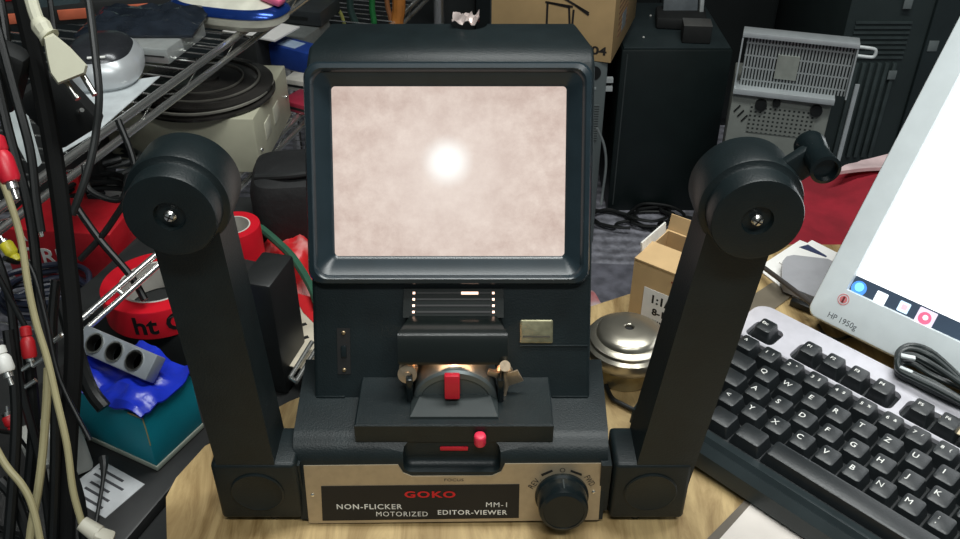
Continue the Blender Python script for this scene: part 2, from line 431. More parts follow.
o_s.matrix_local = WM[ed.name].inverted() @ FF; me_s.materials.append(sm); o_s['label'] = 'glowing pinkish ground glass screen'; WM[o_s.name] = FF

# lamp house and hood
gl = M('gloss_black_hood', (20, 25, 24), .2, 0, .1, 30, spec=.4)
t0, t1 = fl(404, 289, .003), fl(504, 318, .012)
yA, yB = t0[1], fl(450, 318, .012)[1]
yC = fl(450, 334, .029)[1]; yD = fl(450, 365, .029)[1]
xc = fl(453, 330, .02)[0]
lh = B().loops([[(xc-.0325, yB, -.001), (xc-.0325, yA, -.001), (xc-.0325, yA, .0015), (xc-.0325, yB, .0110)], [(xc+.0325, yB, -.001), (xc+.0325, yA, -.001), (xc+.0325, yA, .0015), (xc+.0325, yB, .0110)]])
lamp = part(ed, 'lamp_house', lh, gl, 'slotted lamp cover', world=True, Mx=FF)
ang = math.atan2(.0095, yA-yB)
LR = Matrix.Rotation(-ang, 3, 'X')
for k in range(4):
    t = (k+.7)/4.6; y = yA+(yB-yA)*t; z = .0015+.0095*t
    part(lamp, 'slot', B().box((xc, y, z+.0002), (.048, .0012, .0006), LR), INK, world=True, Mx=FF)
HOT = M('lamp_light_leak', (255, 220, 200), .5, emit=(255, 205, 180), estr=2.2)
HOT2 = M('lamp_light_leak_dim', (255, 200, 180), .5, emit=(255, 190, 160), estr=.6)
for k in range(4):
    t = (k+.7)/4.6; y = yA+(yB-yA)*t; z = .0015+.0095*t
    for sx in (-1, 1): part(lamp, 'light_gap', B().box((xc+sx*.0258, y, z+.0003), (.0015, .0014, .0006), LR), HOT, 'glowing end of a lamp slot', world=True, Mx=FF)
t = .7/4.6; y = yA+(yB-yA)*t; z = .0015+.0095*t
part(lamp, 'light_gap', B().box((xc+.0105, y, z+.0005), (.011, .0016, .0007), LR), HOT, 'glowing lamp slot', world=True, Mx=FF)
def hl(x, t):  # hood profile loops
    return [(x, yB+.001, -.001), (x, yB+.001, .0115), (x, yC, .0285), (x, yC-.001, .0292), (x, yD+.002, .0292), (x, yD, .0282), (x, yD, .0265), (x, yC-.004, .0262), (x, yC-.002, -.001)]
hA, hB_ = .0280, .0345
hood = B()
lsx = []
for sgn in (-1, 1):
    l = hl(0, 0); w = [hA+.002, hA, hB_, hB_, hB_, hB_-.001, hB_-.001, hB_-.001, hB_-.001]
    lsx.append([(xc+sgn*wi, p[1], p[2]) for wi, p in zip(w, l)])
hood.loops(lsx)
part(ed, 'lamp_hood', hood, gl, 'glossy black hood over the film gate', world=True, Mx=FF)
# film gate under the hood
gy = fl(455, 402, .03)
gate = B(); n = 24; rr = .0268; gx = -.0158
def dl(y, rr_, hh_, z0_=.0745): return [(gx+rr_*math.cos(math.pi*k/n), y, z0_+hh_*math.sin(math.pi*k/n)) for k in range(n+1)]
gate.loops([dl(.452, rr, .0240), dl(.4262, rr, .0250), dl(.4245, rr-.0012, .0238), dl(.4240, rr-.0040, .0200), dl(.4250, rr-.0048, .0190)])
GM = M('gate_grey_metal', (96, 104, 104), .38, .5, .1, 60)
part(ed, 'pressure_plate', gate, GM, 'half-round grey metal film gate', world=True)
gb = B().loops([[(gx-.0285, .4085, .0738), (gx+.0275, .4085, .0738), (gx+.0275, .43, .0738), (gx-.0285, .43, .0738)],
                [(gx-.0280, .4090, .0760), (gx+.0270, .4090, .0760), (gx+.0270, .43, .0760), (gx-.0280, .43, .0760)],
                [(gx-.0225, .4235, .0800), (gx+.0225, .4235, .0800), (gx+.0225, .43, .0800), (gx-.0225, .43, .0800)]])
part(ed, 'gate_base', gb, M('gate_base_plastic', (40, 48, 48), .6), world=True)
part(ed, 'frame_marker_tab', B().box((-.0175, .4215, .0905), (.0098, .005, .0175), rx(-8), .001), RED, 'bright red tab on the film gate', world=True)
part(ed, 'gate_lamp', B().cyl((-.030, .4372, .1045), (.000, .4372, .1045), .0016, seg=16), M('gate_lamp_glow', (255, 200, 160), .5, emit=(255, 190, 140), estr=45), 'warm lamp glowing under the hood', world=True)
for sx in (-1, 1):
    part(ed, 'side_guide', B().box((gx+sx*.0290, .432, .0830), (.004, .016, .020), bevel=.001), BLKG, world=True)
# rollers and film clip
BR = M('worn_brass_steel', (190, 170, 145), .35, .8, .15, 200)
rc = W(408, 371, Y=.436)
part(ed, 'film_roller', B().lathe([(.002, -.006), (.0062, -.006), (.0062, -.0045), (.0048, -.004), (.0048, .004), (.0062, .0045), (.0062, .006), (.002, .0065), (.002, .008)], rc, Mx=rx(70), seg=24), BR, 'knurled metal roller left of the gate', world=True)
part(ed, 'roller_bracket', B().box(rc+Vector((0, .012, .004)), (.004, .02, .012), bevel=.0006), BR, world=True)
cl = B()
def q(u, v, Y): return W(u, v, Y=Y)
cl.box(q(503, 372, .435), (.010, .004, .009), rz(25) @ ry(30), .0005)
cl.box(q(512, 378, .434), (.012, .0015, .010), ry(-25), .0004)
cl.box(q(494, 373, .432), (.008, .003, .004), ry(15), .0004)
cl.cyl(q(505, 366, .44), q(505, 366, .425), .0035, seg=18)
cl.tube([q(503, 372, .434), q(506, 385, .433), q(504, 396, .431), q(510, 401, .430), q(517, 400, .429)], .0017)
cl.box(q(511, 399, .430), (.0085, .002, .0035), ry(10), .0004)
cl.tube([q(500, 370, .436), q(504, 356, .438), q(505, 348, .44)], .0011)
part(ed, 'film_clip', cl, BR, 'bent metal film clip right of the gate', world=True)
# badge and switch slot
b0, b1 = fl(520, 343, .001), fl(553, 320, .001)
bd = part(ed, 'window_badge', B().loops([rrect(b0[0], b0[1], b1[0], b1[1], .001, -.0005), rrect(b0[0], b0[1], b1[0], b1[1], .001, .0012), rrect(b0[0]+.001, b0[1]+.001, b1[0]-.001, b1[1]-.001, .0007, .0016)]), M('dull_brass', (150, 146, 118), .35, .75, .2, 150), 'small brass-coloured badge', world=True, Mx=FF)
part(bd, 'badge_line', B().box(((b0[0]+b1[0])/2, b0[1]+.0045, .0017), (.018, .0012, .0004)), M('dark_brass', (70, 68, 58), .6), world=True, Mx=FF)  # darker brass line across the badge
s0, s1 = fl(338, 374, 0), fl(350, 328, 0)
sw = part(ed, 'side_switch', B().loops([rrect(s0[0], s0[1], s1[0], s1[1], .0008, -.0005), rrect(s0[0], s0[1], s1[0], s1[1], .0008, .0008)]), INK, 'narrow black slot with two screws', world=True, Mx=FF)
sc0 = ((s0[0]+s1[0])/2)
for yy in (s1[1]-.003, s0[1]+.003): part(sw, 'screw', B().lathe([(.0014, .0007), (.0014, .0014), (.0008, .0018)], (sc0, yy, 0), seg=12), M('brass_screw', (160, 140, 110), .35, .9), world=True, Mx=FF)
part(sw, 'slider', B().box((sc0, (s0[1]+s1[1])/2, .0014), (.0035, .008, .0014), bevel=.0003), BLKG, world=True, Mx=FF)
# ledge lines on the lower face
for u0, u1, v in ((520, 588, 346), (552, 588, 397), (316, 345, 397)):
    p0, p1 = fl(u0, v, .001), fl(u1, v, .001)
    part(ed, 'face_rib', B().box(((p0[0]+p1[0])/2, p0[1], .0004), (abs(p1[0]-p0[0]), .0012, .0012), bevel=.0003), BLK, world=True, Mx=FF)

# arms -------------------------------------------------------------
def arm(side, xb, xt, hz, label):
    o = part(ed, 'spool_arm', B().loops([
        [(xb-.0182, .3885, .03), (xb+.0182, .3885, .03), (xb+.0182, .4215, .03), (xb-.0182, .4215, .03)],
        [(xt-.0180, .3885, .235), (xt+.0180, .3885, .235), (xt+.0180, .4160, .235), (xt-.0180, .4160, .235)]]), BLK, label, world=True)
    # foot block
    fx = xb+side*.0045
    fa_, fb_2 = (-.1680, -.1150) if side < 0 else (.0840, .1325)
    fx = (fa_+fb_2)/2
    ft = B().bx(fa_, fb_2, .3875, .4215, .0050, .0555, .003, 3)
    part(ed, 'arm_foot', ft, BLK, world=True)
    c = Vector((fx, .3878, .031))
    part(ed, 'pivot_cover', B().lathe([(.0170, 0), (.0170, .0010), (.0160, .0016), (.0150, .0010), (.001, .0010)], c, Mx=rx(90)), BLK, 'round cover on the arm foot', world=True)
    part(ed, 'stub_foot', B().cyl((fx-side*.006, .395, .0000), (fx-side*.006, .395, .007), .0035), DK, world=True)
    part(ed, 'link_bar', B().bx(min(xb+side*-.03, CX+side*.095), max(xb+side*-.03, CX+side*.095), .392, .418, .008, .050), BLK, world=True)
    h = Vector((xt+(.0012 if side > 0 else .0), .400, hz))
    d = part(ed, 'spool_drum', B().lathe([(.02, -.016), (.0254, -.0158), (.0264, -.0140), (.0268, .009), (.0262, .011), (.0240, .0118), (.0232, .0125), (.0230, .0135), (.0230, .0236), (.0225, .0247), (.021, .0250), (.0080, .0247), (.0072, .0222), (.001, .0222)], h, Mx=rx(90), seg=56), BLK, 'round black spool drum', world=True)
    part(d, 'screw', B().lathe([(.0032, .0225), (.0032, .0245), (.0022, .0258), (.0006, .0260)], h, Mx=rx(90), seg=20), SCREW, 'shiny crosshead screw', world=True)
    s = part(d, 'screw_slot', B().box(h+Vector((0, -.0259, 0)), (.0045, .0006, .0007), ry(30)).box(h+Vector((0, -.0259, 0)), (.0007, .0006, .0045), ry(30)), M('slot_shadow_metal', (70, 70, 70), .5, .8), world=True)
    return d
arm(-1, -.1450, -.1518, .2437, 'left upright black spool arm')
arm(1, .1130, .1350, .2413, 'right upright black spool arm leaning outward')
cb = B()
dirv = (Vector((.166, 0, .271))-Vector((.1355, 0, .246))).normalized()
rotm = Matrix.Rotation(-math.atan2(dirv.z, dirv.x), 3, 'Y')
cb.box((.1505, .3960, .2545), (.046, .007, .015), rotm, .002)
ck = part(ed, 'crank', cb, BLK, 'rewind crank on the right arm', world=True)
part(ck, 'crank_handle', B().lathe([(.0060, 0), (.0076, .0005), (.0080, .003), (.0074, .006), (.0066, .014), (.0068, .024), (.0074, .026), (.0074, .0275), (.0058, .028), (.0052, .025), (.001, .025)], (.165, .4065, .2675), Mx=rx(90), seg=30), BLKG, 'round black crank handle', world=True)

# =================================================================== KEYBOARD
KO = Vector((.1556, .4977, .0312)); KR = rz(-46.9) @ rx(3)
U = .01905
kbd = thing('keyboard', 'black and silver computer keyboard lying at an angle in front of the monitor', 'keyboard', (KO.x, KO.y, 0), rz(-46.9))
KM = Matrix.Translation(KO) @ KR.to_4x4()
silver = M('silver_plastic', (200, 198, 205), .4, .05, .04, 120)
KEYM = M('key_plastic', (34, 38, 40), .38, 0, .1, 80, .1, bscale=900)
WELL = M('key_well_plastic', (26, 30, 32), .35)
def kp(parent, name, b, mat, label=None): return part(parent, name, b, mat, label, world=True, Mx=KM)
hk = -.013    # plate level under the keys
body = B().loops([rrect(-.75*U, -1.9*U, 22.6*U, 5.95*U, .012, -.0262), rrect(-.80*U, -1.9*U, 22.65*U, 6.0*U, .012, -.010), rrect(-.75*U, -1.85*U, 22.6*U, 5.95*U, .012, hk+.0045)])
kp(kbd, 'case', body, WELL)
# silver surround with wells for the function keys
sil = B().loops([rrect(-.75*U, 3.62*U, 22.6*U, 5.97*U, .012, hk+.001), rrect(-.75*U, 3.62*U, 22.6*U, 5.97*U, .012, hk+.0080), rrect(-.70*U, 3.67*U, 22.55*U, 5.90*U, .011, hk+.0088)]).mesh('s')
wells = [(-.12, 1.12), (1.9, 6.12), (6.4, 10.6), (10.9, 15.1)]
cuts = [B().loops([rrect(a*U, 3.78*U, b*U, 4.86*U, .0045, hk+.004), rrect((a-.03)*U, 3.74*U, (b+.03)*U, 4.90*U, .0055, hk+.02)]).mesh('c') for a, b in wells]
kp(kbd, 'silver_surround', boolean(sil, cuts), silver, 'silver rear panel')
kp(kbd, 'side_rim', B().loops([rrect(-.75*U, -1.2*U, -.30*U, 3.7*U, .003, hk+.001), rrect(-.75*U, -1.2*U, -.32*U, 3.7*U, .003, hk+.0088)]), silver, 'silver side rim')
palm = B().loops([[(-.8*U, -1.62*U, -.012+z0) for z0 in (0,)][0:0] or [(-.8*U, -1.60*U, -.0262), (-.8*U, -1.60*U, -.0065), (-.8*U, -1.95*U, -.0050), (-.8*U, -2.1*U, -.0085), (-.8*U, -2.2*U, -.0065), (-.8*U, -2.5*U, -.0110), (-.8*U, -2.65*U, -.0225), (-.8*U, -2.5*U, -.0262)],
                  [(22.6*U, -1.60*U, -.0262), (22.6*U, -1.60*U, -.0065), (22.6*U, -1.95*U, -.0050), (22.6*U, -2.1*U, -.0085), (22.6*U, -2.2*U, -.0065), (22.6*U, -2.5*U, -.0110), (22.6*U, -2.65*U, -.0225), (22.6*U, -2.5*U, -.0262)]])
kp(kbd, 'palm_rest', palm, M('palm_rest_gloss', (40, 48, 50), .3), 'glossy black palm rest')
def key_b(cx, cy, w=1.0, d=1.0, h=.0088):
    x0, x1 = (cx-w/2)*U+.0007, (cx+w/2)*U-.0007; y0, y1 = (cy-d/2)*U+.0007, (cy+d/2)*U-.0007
    return B().loops([rrect(x0, y0, x1, y1, .0014, hk+.0046, 3), rrect(x0+.0003, y0+.0003, x1-.0003, y1-.0003, .0014, hk+.0060, 3),
                      rrect(x0+.0024, y0+.0020, x1-.0024, y1-.0010, .002, hk+.0046+h, 3), rrect(x0+.0032, y0+.0028, x1-.0032, y1-.0018, .0018, hk+.0046+h+.0004, 3)])
def legend(par, txt, x, y, sz, h=.0088):
    me = text_mesh(txt, sz, .00005, bold=0 if txt in 'MNW' else .00006)
    me.transform(Matrix.Translation((x, y, hk+.0046+h+.00055)))
    kp(par, 'legend', me, WINK)
rows = [
 (-.0, 0, [('<', 1.75), ('Y', 2.75), ('X', 3.75), ('C', 4.75), ('V', 5.75), ('B', 6.75), ('N', 7.75), ('M', 8.75), (', ;', 9.75), ('. :', 10.75), ('- _', 11.75)]),
 (0, 1, [('A', 2.25), ('S', 3.25), ('D', 4.25), ('F', 5.25), ('G', 6.25), ('H', 7.25), ('J', 8.25), ('K', 9.25), ('L', 10.25), ('\u00d6', 11.25)]),
 (0, 2, [('Q', 2.0), ('W', 3.0), ('E', 4.0), ('R', 5.0), ('T', 6.0), ('Z', 7.0), ('U', 8.0), ('I', 9.0), ('O', 10.0), ('P', 11.0)]),
 (0, 3, [('^', .5), ('1 !', 1.5), ('2 "', 2.5), ('3 \u00a7', 3.5), ('4 $', 4.5), ('5 %', 5.5), ('6 &', 6.5), ('7 /', 7.5), ('8 (', 8.5), ('9 )', 9.5), ('0 =', 10.5)])]
for _, y, ks in rows:
    hh = .0088+.0006*abs(y-1)
    for t, x in ks:
        k = kp(kbd, 'key', key_b(x, y, h=hh), KEYM)
        if ' ' in t:
            a, b = t.split(' ')
            if y == 3:
                legend(k, a, x*U-.0030, y*U+.0012, .0044, hh); legend(k, b, x*U+.0022, y*U+.0018, .0036, hh)
            else:
                legend(k, a, x*U-.0028, y*U-.0016, .0046, hh); legend(k, b, x*U-.0028, y*U+.0028, .0042, hh)
        else: legend(k, t, x*U-.0026, y*U+.0014, .0062, hh)
for x, y, w in ((.75, 2, 1.5), (.875, 1, 1.75), (.625, 0, 1.25), (.75, -1, 1.5), (2.1, -1, 1.2), (3.35, -1, 1.3), (7.25, -1, 6.5), (11.2, -1, 1.4)):
    kp(kbd, 'key', key_b(x, y, w), KEYM)
fk = [('Esc', .5)] + [('F%d' % (i+1), 2.5+i) for i in range(4)] + [('F%d' % (i+5), 7.0+i) for i in range(4)] + [('F%d' % (i+9), 11.5+i) for i in range(4)]
for t, x in fk:
    k = kp(kbd, 'key', key_b(x, 4.32, .97, .96, h=.0118), KEYM)
    legend(k, t, x*U-.0018, 4.32*U+.0018, .0040, .0118)
# numpad end keys so the right end of the board is complete
for i in range(3):
    for j in range(4): kp(kbd, 'key', key_b(19.2+i, j-.5), KEYM)

# =================================================================== MONITOR
mo = W(804, 313, z=.022)
mb = Vector((math.cos(R(-47)), math.sin(R(-47)), 0)); mk = Vector((math.sin(R(47)), math.cos(R(47)), 0))
th = R(33)
mu = Vector((0, 0, 1))*math.cos(th)+mk*math.sin(th); mn = mb.cross(mu).normalized()
if mn.dot(Vector((0, -1, 0))) < 0: mn = -mn
MF = frame(mo, mb, mu, mn)
def ml(u, v, h=0):
    q_ = WP(u, v, mo+mn*h, mn)-mo; return (q_.dot(mb), q_.dot(mu))
mon = thing('computer_monitor', 'silver flat monitor with a glowing white screen behind the keyboard', 'monitor', (mo.x, mo.y, 0), rz(-47))
MW, MH = .412, .345
def mp_(par, name, b, mat, label=None): return part(par, name, b, mat, label, world=True, Mx=MF)
monm = M('monitor_silver', (224, 232, 234), .4, .1, .03, 60)
ii = ml(848, 289)
bx_, by_ = ii[0], ii[1]
print('monitor bezel', bx_, by_)
IW0, IH0, IW1, IH1 = bx_, by_, MW-bx_, MH-bx_
bez = B().loops([rrect(0, 0, MW, MH, .009, -.030), rrect(0, 0, MW, MH, .009, -.004), rrect(.0015, .0015, MW-.0015, MH-.0015, .008, -.0005), rrect(.003, .003, MW-.003, MH-.003, .007, 0),
                 rrect(IW0-.001, IH0-.001, IW1+.001, IH1+.001, .001, 0), rrect(IW0, IH0, IW1, IH1, .0006, -.003)], cap1=False)
bzo = mp_(mon, 'bezel', bez, monm, 'silver frame')
mp_(mon, 'back_shell', B().loops([rrect(.03, .03, MW-.03, MH-.03, .02, -.052), rrect(.01, .01, MW-.01, MH-.01, .012, -.0301)]), monm)
white_e = M('lit_screen', (240, 245, 250), .5, emit=(250, 251, 255), estr=1.25)
task_e = M('lit_taskbar', (40, 52, 66), .5, emit=(46, 60, 76), estr=.9)
scn = mp_(mon, 'screen', B().bx(IW0, IW1, IH0, IH1, -.0036, -.0028), white_e, 'glowing white screen')
th_ = (ml(860, 277)[1]-IH0)
hbar = .0125
mp_(scn, 'taskbar', B().bx(IW0, IW1, IH0, IH0+hbar, -.0028, -.0026), task_e, 'dark taskbar')
def icon(u, v, sz, rgb, round_=False, nm='icon', off=0):
    p = ml(u, v); m = M('lit_icon_%d_%d_%d' % rgb, rgb, .5, emit=rgb, estr=1)
    b = B()
    if round_: b.cyl((p[0], p[1], -.0026+off), (p[0], p[1], -.0024+off), sz, seg=24)
    else: b.loops([rrect(p[0]-sz, p[1]-sz, p[0]+sz, p[1]+sz, .0008, -.0026+off), rrect(p[0]-sz, p[1]-sz, p[0]+sz, p[1]+sz, .0008, -.0024+off)])
    mp_(scn, nm, b, m)
icon(858, 288, .0060, (70, 130, 215), True); icon(858.6, 286.8, .0036, (120, 205, 240), True, off=.0003)
icon(880, 297.5, .0045, (232, 240, 246)); icon(903, 307, .0042, (190, 215, 240)); icon(903.6, 307, .0022, (236, 170, 180), off=.0003)
icon(924.5, 318, .0068, (196, 186, 205)); icon(924, 318, .0048, (226, 90, 120), True, off=.0003); icon(924.8, 317.5, .0020, (245, 215, 222), True, off=.0006)
p = ml(953, 306); me = text_mesh('r..:.', .006, .00004); me.transform(Matrix.Translation((p[0], p[1], -.0026)))
mp_(scn, 'lettering', me, M('faint_red_text', (235, 190, 190), .5, emit=(240, 190, 190), estr=1))
me = text_mesh('HP 1950g', .0066, .0001, sx=.95); p = ml(842, 321); me.transform(Matrix.Translation((p[0], p[1], .0001)))
mp_(bzo, 'lettering', me, M('grey_ink', (90, 95, 98), .6))
p = ml(843.5, 299.5)
for r0, r1, nm in ((.0046, .0040, 'logo_ring'), (.0030, .0012, 'logo_centre')):
    mp_(bzo, 'logo', B().lathe([(r1, .0001), (r0, .0001), (r0, .0003), (r1, .0003), (r1, .0001)], (p[0], p[1], 0), seg=28), M('logo_red', (215, 120, 122), .5), 'small round red emblem')
mp_(bzo, 'logo', B().box((p[0], p[1], .0004), (.0016, .0050, .0003)), M('logo_dark', (110, 40, 44), .5))
# stand behind
nk = mo+mb*(MW/2)+mu*.15-mn*.045
stand = B().prism([nk-mb*.035+Vector((0, 0, .01)), nk+mb*.035+Vector((0, 0, .01)), nk+mb*.035+mk*.02-Vector((0, 0, nk.z-.012)), nk-mb*.035+mk*.02-Vector((0, 0, nk.z-.012))], mk*.03)
part(mon, 'stand_neck', stand, monm, world=True)
fc = nk+mk*.03
part(mon, 'stand_base', B().box((fc.x, fc.y, .007), (.22, .18, .013), rz(-47), .004), monm, world=True)

# =================================================================== DESK OBJECTS
# usb cable bundle on the keyboard rear
def kwp(x, y, z): return KM @ Vector((x*U, y*U, z))
cbm = M('cable_rubber', (34, 42, 42), .35)
bund = B()
ctr = [W(897, 362, z=.040), W(912, 352, z=.046), W(935, 362, z=.046), W(958, 382, z=.043), W(985, 402, z=.043)]
for k in range(6):
    o1 = [0, -.004, .004, .008, -.007, .001][k]; o2 = [0, .004, .002, .003, .004, .010][k]
    pts = [W(962+k*4, 384+k*3, z=.032+o2), W(935, 365+o1*1500, z=.034+o2), W(912, 354+o1*1200, z=.036+o2), W(899, 358+o1*900, z=.034+o2), W(899, 369+o1*600, z=.033+o2), W(915, 378+o1*500, z=.033+o2), W(940, 390+o1*500, z=.034+o2), W(975+k*3, 408+k*2, z=.034+o2)]
    bund.tube(pts, .0023, smooth=5)
uc = thing('coiled_usb_cable', 'bundled black cable resting on the rear of the keyboard by the monitor', 'cable', W(930, 375, z=.02))
part(uc, 'coil', bund, cbm, world=True)
part(uc, 'cable_tie', B().box(W(908, 357, z=.047), (.010, .004, .002), rz(-20), .0005), M('clear_tie', (200, 205, 205), .3), 'white cable tie', world=True)
part(uc, 'cable_tie', B().box(W(906, 370, z=.045), (.009, .003, .002), rz(-40), .0005), MATS['clear_tie'], 'white cable tie', world=True)
solo('tissue_scrap', 'small cream paper scrap stuck between the number keys and silver rear panel', 'paper scrap', B().sheet([[W(938+i*7+j*1.2, 421+i*3.5-j*4+3, z=.0345+.001*math.sin(i*2+j)) for j in range(3)] for i in range(5)], .0006), M('tissue', (205, 190, 160), .8), W(950, 425, z=.034))

# metal tin behind the viewer
tin = thing('metal_film_tin', 'round silver metal tin with a hole in its lid behind the viewer', 'tin', (.1135, .535, 0))
TB = M('spun_aluminium', (196, 190, 174), .3, .9, .06, 25)
part(tin, 'body', B().lathe([(.021, 0), (.022, .001), (.0225, .012), (.0225, .018), (.001, .018)], seg=48), M('tin_base_metal', (170, 160, 128), .35, .8))
part(tin, 'lid', B().lathe([(.0222, .0165), (.0285, .020), (.0318, .0245), (.0328, .030), (.0326, .034), (.0300, .0360), (.0296, .0385), (.0270, .0400), (.0245, .0405), (.0238, .0430), (.0215, .0450), (.012, .0468), (.0040, .0475), (.0034, .0470), (.0034, .044), (.0005, .044)], seg=56), TB)
part(tin, 'lid_hole', B().cyl((0, 0, .0441), (0, 0, .0449), .0033, seg=20), INK)

# small cardboard carton
P1 = W(627, 322, z=0)
ct = thing('cardboard_carton', 'small open brown cardboard carton with a shipping label beside the right spool arm', 'carton', (P1.x, P1.y, 0), rz(-38))
CB = M('cardboard', (196, 164, 118), .75, 0, .08, 30)
w_, d_, h_ = .075, .055, .066
part(ct, 'box', B().bx(0, w_, 0, .002, 0.0002, h_).bx(0, w_, d_-.002, d_, 0.0002, h_).bx(0, .002, .002, d_-.002, 0.0002, h_).bx(w_-.002, w_, .002, d_-.002, 0.0002, h_).bx(.002, w_-.002, .002, d_-.002, 0.0002, .002), CB)
part(ct, 'flap', B().box((w_/2, d_+.003, h_+.006), (w_, .0015, .014), rx(-14)), CB)
part(ct, 'flap', B().box((w_/2, .013, h_+.001), (w_-.002, .028, .0015), rx(4)), CB)
part(ct, 'flap', B().box((.0, d_*.55, h_+.004), (.0015, .040, .010), ry(-8)), M('white_flap_print', (225, 222, 214), .7), 'flap with a white edge and a red mark')
part(ct, 'red_mark', B().box((.022, d_+.0025, h_+.006), (.003, .0022, .008), rx(-14)), RED)
lb = part(ct, 'shipping_label', B().box((.034, -.0004, .024), (.044, .0006, .038)), WHITEP, 'white label with black print')
for i, (t, y, s_) in enumerate((('1:1/19', .036, .011), ('8-100', .024, .009), ('|||||||||', .013, .008))):
    me = text_mesh(t, s_, .0001, bold=.0003); me.transform(Matrix.Translation((.032, -.0008, y-.002)) @ Matrix.Rotation(R(90), 4, 'X'))
    part(lb, 'lettering', me, INK)
me = text_mesh('TT', .009, .0001, bold=.0004); me.transform(Matrix.Translation((.040, -.0004, .054)) @ Matrix.Rotation(R(90), 4, 'X'))
part(ct, 'printed_arrow', me, M('brown_print', (140, 60, 40), .7))
# strip on desk between viewer and carton
solo('black_lead', 'short black cable on the desk between the viewer base and right arm', 'cable', B().tube([W(606, 385, z=.003), W(612, 398, z=.003), W(622, 404, z=.003), W(634, 410, z=.003)], .0018), DK, W(620, 402, z=0))

# papers at the desk's far edge
def sheet4(c, z=.001, thick=.0012, n=6, wob=.0):
    P = [W(u, v, z=z) for u, v in c]
    g = []
    for i in range(n+1):
        row = []
        for j in range(n+1):
            a, b = i/n, j/n
            q_ = (P[0]*(1-a)+P[1]*a)*(1-b)+(P[3]*(1-a)+P[2]*a)*b
            row.append(q_+Vector((0, 0, wob*math.sin(a*5+b*3))))
        g.append(row)
    return B().sheet(g, thick)
solo('white_card', 'white paper card lying behind the right spool arm, lowest of the stack', 'paper', sheet4([(757, 268), (800, 240), (880, 272), (820, 318)], .0014), WHITEP, W(800, 280, z=0))
pr_ = thing('printed_card', 'white card with a dark blue triangle beside the red cushion', 'paper', W(820, 270, z=0))
part(pr_, 'card', sheet4([(779, 262), (812, 240), (868, 268), (838, 292)], .0028), WHITEP, world=True)
part(pr_, 'blue_print', sheet4([(799, 247), (808, 244.5), (827, 256), (826, 257)], .0032, .0003, 2), M('navy_print', (44, 52, 84), .6), world=True)
solo('grey_case', 'rounded grey plastic case lying on the papers left of the monitor', 'case', B().loops([[Vector((p.x, p.y, z)) for p in [W(u, v, z=.004) for u, v in ((781, 268), (785, 263.5), (792, 262), (826, 266), (838, 272), (822, 302), (812, 304), (783, 292), (780, 285))]] for z in (.0045, .012)]), M('cool_grey_plastic', (158, 158, 162), .45, 0, .06, 60), W(805, 283, z=.004))
solo('black_stylus', 'thin dark stick leaning from the papers to the monitor corner', 'stick', B().tube([W(759, 264, z=.012), W(786, 284, z=.016), W(812, 304, z=.018)], .0022, seg=10), M('dark_grey_stick', (66, 62, 60), .4), W(785, 284, z=.01))
solo('grey_ribbon', 'translucent grey film strip across the desk above the keyboard corner', 'film strip', sheet4([(700, 330), (772, 282), (800, 290), (745, 330)], .0014, .0010, 6, .0004), M('grey_film', (112, 104, 90), .35), W(760, 305, z=0))
part_p = solo('black_clip', 'small black connector by the monitor lower left corner', 'connector', B().box(W(803, 306, z=.004), (.022, .006, .006), rz(-40), .001), DK, W(803, 306, z=0))
solo('monitor_lead', 'thin black cable curving on the desk between keyboard and monitor', 'cable', B().tube([W(818, 325, z=.0025), W(826, 336, z=.0025), W(838, 339.5, z=.0025), W(850, 336, z=.0025), W(858, 338, z=.0025)], .0014), DK, W(835, 335, z=0))
# paper at the bottom
wp = thing('white_board', 'white board with a dark edge lying under the keyboard palm rest', 'board', W(790, 530, z=0))
q0 = [(753, 497), (700, 552), (900, 640), (960, 560)]
part(wp, 'sheet', sheet4([(757, 497), (708, 552), (860, 640), (960, 560)], .0030, .0026, 4), M('off_white_laminate', (216, 208, 200), .5, 0, .05, 40), world=True)
part(wp, 'edge_strip', sheet4([(751, 494), (694, 552), (708, 552), (757, 497)], .0031, .0028, 2), M('dark_strip', (96, 88, 78), .6), 'dark edging strip', world=True)

# =================================================================== FLOOR AND BACKGROUND
# black tower pc
def wbox(x0, x1, y0, y1, z0, z1, bevel=.003): return B().bx(x0, x1, y0, y1, z0, z1, bevel)
Yt = 2.0
tl, tr = W(622, 50, Y=Yt), W(733, 52, Y=Yt)
tz = tl.z
pc = thing('black_computer_tower', 'large black computer tower standing on the carpet behind the viewer', 'computer', ((tl.x+tr.x)/2, Yt+.2, FLZ))
part(pc, 'case', wbox(tl.x, tr.x, Yt, Yt+.33, FLZ+.001, tz, .004), M('tower_black', (20, 30, 30), .45, 0, .1, 20), world=True)
part(pc, 'top_panel', wbox(tl.x+.005, tr.x-.005, Yt+.006, Yt+.32, tz, tz+.004, .001), M('tower_top', (44, 54, 56), .4, 0, .1, 20), world=True)
part(pc, 'side_seam', B().bx(tl.x+.012, tl.x+.015, Yt-.002, Yt, FLZ+.02, tz-.01), M('tower_edge', (60, 66, 66), .4), world=True)
for x, y in ((.0, .05), (.10, .03), (.04, .2)):
    part(pc, 'indicator_dot', B().sph((tl.x+.06+x, Yt+.02+y, tz+.004), .003), M('dust_white', (190, 190, 185), .6), world=True)
